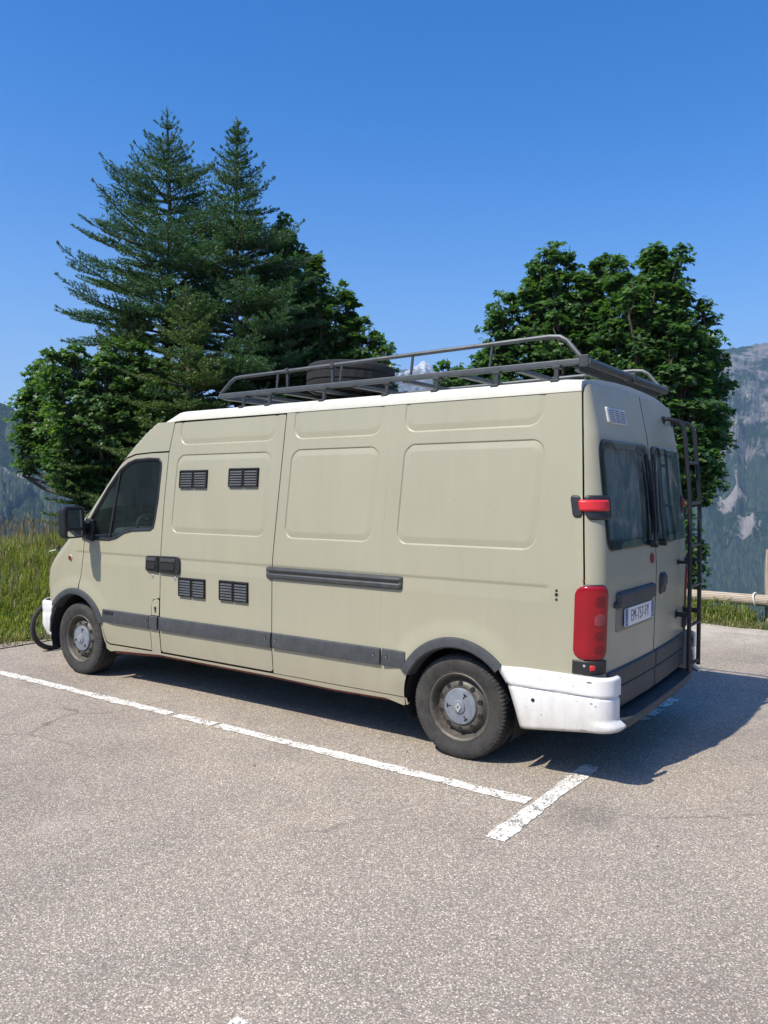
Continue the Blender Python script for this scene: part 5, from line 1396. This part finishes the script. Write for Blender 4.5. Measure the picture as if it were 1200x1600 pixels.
LEAF = np.array([(0, 0), (.30, -.10), (.50, .12), (.26, .26), (.52, .58), (.22, .58), (0, 1.0), (-.22, .58), (-.52, .58), (-.26, .26), (-.50, .12), (-.30, -.10)])
def leafy(name, label, base, lobes, n_shoots, seed, mat, leaf=(.062, .112), per=23, group=None, kind='tree', limb=True, sats=2):
    """lobes: (centre base xyz, centre top xyz, radius)"""
    rng = np.random.default_rng(seed); base = np.array(base, float); T = empty(name, base); setp(T, label, kind, group)
    lob = [(np.array(a)-base, np.array(b)-base, r) for a, b, r in lobes]
    sat = []
    if sats:
        for a, b, r in lob:
            for k in range(sats):
                t = rng.uniform(.45, .92); an = rng.uniform(0, 6.28); q = r*np.interp(t, [0, .4, .75, 1], [.9, 1, .75, .25])*rng.uniform(.75, 1.1)
                c = a+(b-a)*t+np.array([math.cos(an), math.sin(an), 0])*q; l = rng.uniform(.55, .95); o = np.array([math.cos(an)*.22, math.sin(an)*.22, 1.0])
                sat.append((c-o*l*.4, c+o*l*.6, rng.uniform(.11, .19)))
    lob = lob+sat
    wts = np.array([np.linalg.norm(b-a)*r for a, b, r in lob]); wts /= wts.sum()
    paths, radii = [], []
    top = np.mean([b for a, b, r in lob], 0); 
    hub = np.array([top[0]*.35, top[1]*.35, max(.5, min(a[2] for a, b, r in lob)*.85+.2)])
    tp = np.stack([np.linspace(0, hub[i], 6) for i in range(3)], -1); tp[1:-1, :2] += rng.normal(0, .03, (4, 2)); paths.append(tp); radii.append(np.linspace(.05+.012*top[2], .04+.005*top[2], 6))
    LP, LD, LN = [], [], []
    for (a, b, r), w in zip(lob, wts):
        m = int(n_shoots*w*.62)
        ax = b-a
        p = np.stack([hub+(a-hub)*t for t in np.linspace(0, 1, 4)]+[a+ax*t for t in (.3, .6, .97)]); p[1:-1] += rng.normal(0, .05, (5, 3)); paths.append(p); radii.append(np.linspace(.035+.003*top[2], .006, 7))
        t = rng.beta(1.15, 1.25, m); rr = r*np.interp(t, [0, .12, .35, .7, .9, 1], [.5, .9, 1, .58, .22, .02]); ang = rng.uniform(0, 2*math.pi, m)
        # lumps: denser sprays separated by gaps
        lump = .55+.75*vnoise(ang*1.5+seed, t*6+seed, seed)+np.where(rng.random(m) < .10, rng.uniform(.1, .45, m), 0)
        q = np.sqrt(rng.uniform(.10, 1, m))*lump*rr; ok = (vnoise(ang*2.2+3*seed, t*9, seed+5) > .22) | (t > .9); t, q, ang, rr = t[ok], q[ok], ang[ok], rr[ok]; m = len(t)
        P = a+ax*t[:, None]+np.stack([np.cos(ang)*q, np.sin(ang)*q, rng.normal(0, .05, m)], -1)
        out_ = np.stack([np.cos(ang), np.sin(ang), np.full(m, .55)+1.2*np.clip(t-.6, 0, 1)], -1); out_ = unit(out_)
        for k in range(min(m, 60)):
            s = a+ax*max(0, t[k]-.15); mid = (s+P[k])/2+np.array([0, 0, -.03]); paths.append(np.stack([s, mid, P[k]])); radii.append(np.array([.012, .008, .004]))
        spr = rng.uniform(.55, 1.25, (m, 1))*(1.1-.55*t[:, None])
        for j in range(per):
            u = rng.uniform(0, 1, m)[:, None]; Lsh = .26
            aa = rng.uniform(0, 6.283, (m, 1)); rd = .19*np.sqrt(u)*spr; c = P+np.concatenate([np.cos(aa)*rd, np.sin(aa)*rd, -.30*rd*rd/.19+rng.normal(0, .028, (m, 1))], 1)+out_*.05
            d = unit(out_*rng.uniform(.1, .7, (m, 1))+rng.normal(0, .75, (m, 3))*np.array([1, 1, .35])+np.array([0, 0, -.22]))
            nrm = unit(np.array([0, 0, .75])+out_*rng.uniform(.1, 1.3, (m, 1))+rng.normal(0, .34, (m, 3)))
            LP.append(c); LD.append(d); LN.append(nrm)
    P = np.concatenate(LP); D = np.concatenate(LD); Nn = np.concatenate(LN); n = len(P)
    Sd = unit(np.cross(D, Nn)); Nn = np.cross(Sd, D); sz = rng.uniform(leaf[0], leaf[1], n)[:, None, None]
    q = LEAF; fold = np.abs(q[:, 0])*.28-.22*q[:, 1]**2
    V = P[:, None]+sz*(Sd[:, None]*q[None, :, 0:1]+D[:, None]*q[None, :, 1:2]+Nn[:, None]*fold[None, :, None])
    C_ = P[:, None]+sz*(D[:, None]*.35); V = np.concatenate([V, C_], 1); kk = len(q)
    f = np.array([(i, (i+1) % kk, kk) for i in range(kk)]); F = (np.arange(n)[:, None, None]*(kk+1)+f[None]).reshape(-1, 3)
    mesh_np('crown', V.reshape(-1, 3), F, mat, T); print(name, 'leaves', n, 'tris', len(F))
    V, F = [], []
    # resample limbs to one count each
    for grp in (3, 6, 7):
        ps = [p for p in paths if len(p) == grp]; rs = [r for p, r in zip(paths, radii) if len(p) == grp]
        if ps:
            v, f_ = tubes_np(ps, rs, 6 if grp > 3 else 4); F.append(f_+sum(len(k) for k in V)); V.append(v)
    mesh_np('trunk', np.concatenate(V), np.concatenate(F), MT['bark'], T, True)
    return T

def groundpt(u, depth):
    p = at(u, 768, depth); p[2] = float(ground_z(p[0], p[1]))-.1; return p
def topz(u, v, depth): return at(u, v, depth)[2]
def conifer_at(name, label, u, vtop, depth, prof, seed, mat, **kw):
    b = groundpt(u, depth); return conifer(name, label, b, topz(u, vtop, depth)-b[2], prof, seed, mat, **kw)
conifer_at('fir_tree', 'tallest dark fir with open tiered branches, leftmost of the two pointed firs above the cab', 264, 182, 14.6,
           [(0, 1.9), (.3, 2.1), (.5, 2.1), (.62, 2.0), (.70, 1.8), (.76, 1.4), (.82, 1.0), (.88, .56), (.94, .30), (1, .10)], 5, MT['fir'], whorl=.29, k=11, bare=.1, group='conifers beyond the cab', zmin=.28)
conifer_at('fir_tree', 'second pointed fir, slightly shorter and fuller, right of the tallest one', 372, 196, 14.0,
           [(0, 2.1), (.35, 2.1), (.55, 1.75), (.68, 1.3), (.78, .88), (.87, .55), (.94, .30), (1, .09)], 9, MT['fir'], whorl=.25, k=13, group='conifers beyond the cab', zmin=.25)
conifer_at('spruce_tree', 'lower spruce coloured sunlit yellow-green in front of the two tall firs', 292, 450, 12.6,
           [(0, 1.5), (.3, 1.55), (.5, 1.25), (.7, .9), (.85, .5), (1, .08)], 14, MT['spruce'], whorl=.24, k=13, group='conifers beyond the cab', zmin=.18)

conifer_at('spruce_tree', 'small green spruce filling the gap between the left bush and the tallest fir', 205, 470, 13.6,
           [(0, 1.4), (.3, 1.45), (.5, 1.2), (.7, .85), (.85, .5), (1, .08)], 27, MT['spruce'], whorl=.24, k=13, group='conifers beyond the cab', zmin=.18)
def lobes_px(L, depth, rng_depth=.6, seed=0):
    rr = random.Random(seed); out = []
    for u, v0, v1, r in L:
        d = depth+rr.uniform(-rng_depth, rng_depth); out.append((at(u, v0, d), at(u, v1, d), r))
    return out
leafy('maple_tree', 'leafy green tree beside the second fir, its crown sloping down to the roof rack', groundpt(500, 15.2),
      lobes_px([(440, 640, 362, .50), (490, 660, 400, .52), (465, 600, 400, .3), (515, 640, 440, .4), (540, 660, 452, .5), (568, 650, 500, .42), (594, 655, 522, .34), (470, 660, 470, .7), (410, 650, 440, .6)], 15.2, .6, 1), 2300, 21, MT['sunny'], group='broadleaf trees around the van')
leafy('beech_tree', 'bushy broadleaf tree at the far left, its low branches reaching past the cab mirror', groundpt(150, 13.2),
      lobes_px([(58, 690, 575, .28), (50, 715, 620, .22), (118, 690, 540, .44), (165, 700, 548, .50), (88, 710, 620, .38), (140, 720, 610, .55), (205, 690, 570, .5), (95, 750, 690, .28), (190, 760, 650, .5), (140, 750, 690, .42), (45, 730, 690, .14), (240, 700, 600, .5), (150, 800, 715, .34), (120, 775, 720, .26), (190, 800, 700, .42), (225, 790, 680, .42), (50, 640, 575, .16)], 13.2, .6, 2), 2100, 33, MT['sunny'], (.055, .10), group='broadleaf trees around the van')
leafy('maple_tree', 'dense dark maple behind the rear of the roof rack, with two pointed leaders', groundpt(870, 13.6),
      lobes_px([(885, 700, 388, .50), (835, 700, 415, .48), (862, 640, 405, .3), (800, 690, 468, .36), (778, 650, 505, .26), (938, 690, 402, .42), (912, 600, 420, .28), (755, 660, 545, .33), (724, 655, 582, .27), (905, 740, 500, .68), (850, 720, 500, .62)], 13.6, .6, 3), 2500, 44, MT['maple'], group='broadleaf trees around the van')
leafy('maple_tree', 'dark maple rising behind the rear doors and ladder, crown hanging right of the van', groundpt(1015, 12.6),
      lobes_px([(1024, 700, 380, .40), (1040, 640, 420, .28), (968, 700, 408, .42), (992, 620, 440, .3), (1070, 720, 480, .36), (1098, 640, 490, .2), (1098, 730, 560, .36), (1050, 760, 560, .55), (985, 740, 540, .62), (1080, 760, 640, .42), (1108, 700, 630, .26), (1040, 790, 660, .45), (1095, 790, 715, .20), (1060, 700, 440, .35)], 12.6, .6, 4), 2700, 55, MT['maple'], group='broadleaf trees around the van')
leafy('sapling', 'thin leafy sapling showing between the ladder rails above the fence', groundpt(1072, 11.9),
      lobes_px([(1070, 960, 790, .17), (1082, 930, 840, .14)], 11.9, .1, 5), 130, 66, MT['maple'], (.06, .10), group=None, sats=0)

# ------------------------------------------------------------------ grass
def blades(name, label, P, h, mat, rng, wd=.006, lean=.35, parent=None):
    n = len(P); a = rng.uniform(0, 2*math.pi, n); d = np.stack([np.cos(a), np.sin(a), 0*a], -1); s = np.stack([-np.sin(a), np.cos(a), 0*a], -1)
    ln = (lean*rng.uniform(.2, 1.3, n))[:, None]; h = h[:, None]; w = (wd*rng.uniform(.6, 1.4, n))[:, None]; up_ = np.array([0, 0, 1.])
    p1 = P+up_*h*.5+d*h*ln*.22; p2 = P+up_*h*(.88-.25*ln)+d*h*ln*.75; p3 = p2+d*h*ln*.45+up_*h*(.10-.25*ln)
    V = np.stack([P-s*w, P+s*w, p1+s*w*.9, p1-s*w*.9, p2+s*w*.6, p2-s*w*.6, p3], 1).reshape(-1, 3)
    f = np.array([(0, 1, 2), (0, 2, 3), (3, 2, 4), (3, 4, 5), (5, 4, 6)]); F = (np.arange(n)[:, None, None]*7+f[None]).reshape(-1, 3)
    o = mesh_np(name, V, F, mat); o['kind'] = 'stuff'; o['label'] = label; return p3
def grass():
    rng = np.random.default_rng(3)
    # meadow beyond the front of the van
    n = 300000; x = 5.9+np.abs(rng.normal(0, 1, n))**1.0*4.2; y = rng.uniform(-8, 8, n)
    ad = np.degrees(YAW-np.arctan2(y-CAM[1], x-CAM[0])); k = (ad > -44) & (ad < -13) & (x > 5.98) & (x < 16.5); x, y, ad = x[k], y[k], ad[k]
    ex = x-LOT_X-.12*np.sin(y*1.3); m = fbm(x*.9, y*.9, 3, 8); k = ex > .02+.25*(m-.4); x, y, ex, m = x[k], y[k], ex[k], m[k]
    h = (.11+.38*smooth(.1, 1.5, ex))*(.55+.8*m)*rng.uniform(.7, 1.25, len(x)); P = np.stack([x, y, ground_z(x, y)-.01], -1)
    print('grass', len(x)); blades('meadow_grass', 'tall green meadow grass on the bank in front of the van', P, h, MT['grass'], rng, .0055)
    # seed stalks
    k = (ex > .7) & (rng.random(len(x)) < .028); Q = P[k]; hh = h[k]*1.2+.08
    tip = Q+np.stack([rng.normal(0, .05, len(Q)), rng.normal(0, .05, len(Q)), hh], -1)
    n = len(Q); a = rng.uniform(0, 6.28, n); s = np.stack([np.cos(a), np.sin(a), 0*a], -1); w = .0016
    hd = tip+np.array([0, 0, .10])*rng.uniform(.7, 1.6, n)[:, None]+s*.02; md = (tip+hd)/2
    V = np.stack([Q-s*w, Q+s*w, tip+s*w, tip-s*w, md+s*.008, md-s*.008, hd], 1).reshape(-1, 3); f = np.array([(0, 1, 2), (0, 2, 3), (3, 2, 4), (3, 4, 5), (5, 4, 6)])
    o = mesh_np('grass_seed_heads', V, (np.arange(n)[:, None, None]*7+f[None]).reshape(-1, 3), MT['seed']); o['kind'] = 'stuff'; o['label'] = 'brown grass seed heads standing above the meadow'
    # verge under the fence
    n = 60000; x = rng.uniform(-11, 6.2, n); y = rng.uniform(-8.2, -5.35, n); m = fbm(x*1.3, y*1.3, 3, 18); ey = LOT_Y-y
    k = (ey > -.05+.35*(m-.35)) & (m > .30+.10*smooth(.5, 0, ey)); x, y, m, ey = x[k], y[k], m[k], ey[k]
    h = (.06+.20*smooth(.05, .6, ey)*(1-.3*smooth(.9, 2, ey)))*(.5+1.0*m)*rng.uniform(.6, 1.4, len(x)); P = np.stack([x, y, ground_z(x, y)-.01], -1)
    blades('verge_grass', 'short green grass along the asphalt edge under the fence', P, h, MT['grass'], rng, .006, .6)
grass()

def litter():
    rng = np.random.default_rng(12); n = 1500
    x = rng.uniform(-3.5, 6.0, n); y = rng.uniform(-5.5, 4.6, n); k = (rng.random(n) < .35) | (y < -4.6) | (x > 5.2); x, y = x[k], y[k]; n = len(x)
    r = rng.uniform(.0025, .008, n)*np.where(rng.random(n) < .06, 1.8, 1)
    o = np.array([(1, 0, 0), (0, 1, 0), (-1, 0, 0), (0, -1, 0), (0, 0, 1), (.7, .7, .5)], float); f = np.array([(0, 5, 4), (5, 1, 4), (1, 2, 4), (2, 3, 4), (3, 0, 4), (0, 1, 5)])
    V = np.stack([x, y, 0*x], -1)[:, None]+o[None]*r[:, None, None]*rng.uniform(.6, 1.3, (n, 6, 3))
    m = leafmat('loose_grit_stone', [(.06, .05, .045), (.15, .13, .11), (.30, .27, .23), (.5, .46, .4)], 0, .9)
    q = mesh_np('loose_grit', V.reshape(-1, 3), (np.arange(n)[:, None, None]*6+f[None]).reshape(-1, 3), m); q['kind'] = 'stuff'; q['label'] = 'loose grit and small stones scattered on the asphalt'
    # dry straw at the ragged grass edge
    n = 5200; s = rng.random(n) < .5; x = np.where(s, LOT_X+rng.normal(.12, .13, n), rng.uniform(-6, 6, n)); y = np.where(s, rng.uniform(-5.5, 3.5, n), LOT_Y-rng.normal(.08, .13, n))
    P = np.stack([x, y, np.full(n, -.015)], -1); dm = leafmat('dry_straw', [(.20, .15, .07), (.30, .24, .12), (.16, .15, .05)], .25, .7)
    blades('dry_straw', 'short dry straw along the ragged edge of the asphalt', P, rng.uniform(.04, .13, n), dm, rng, .004, 1.2)
litter()
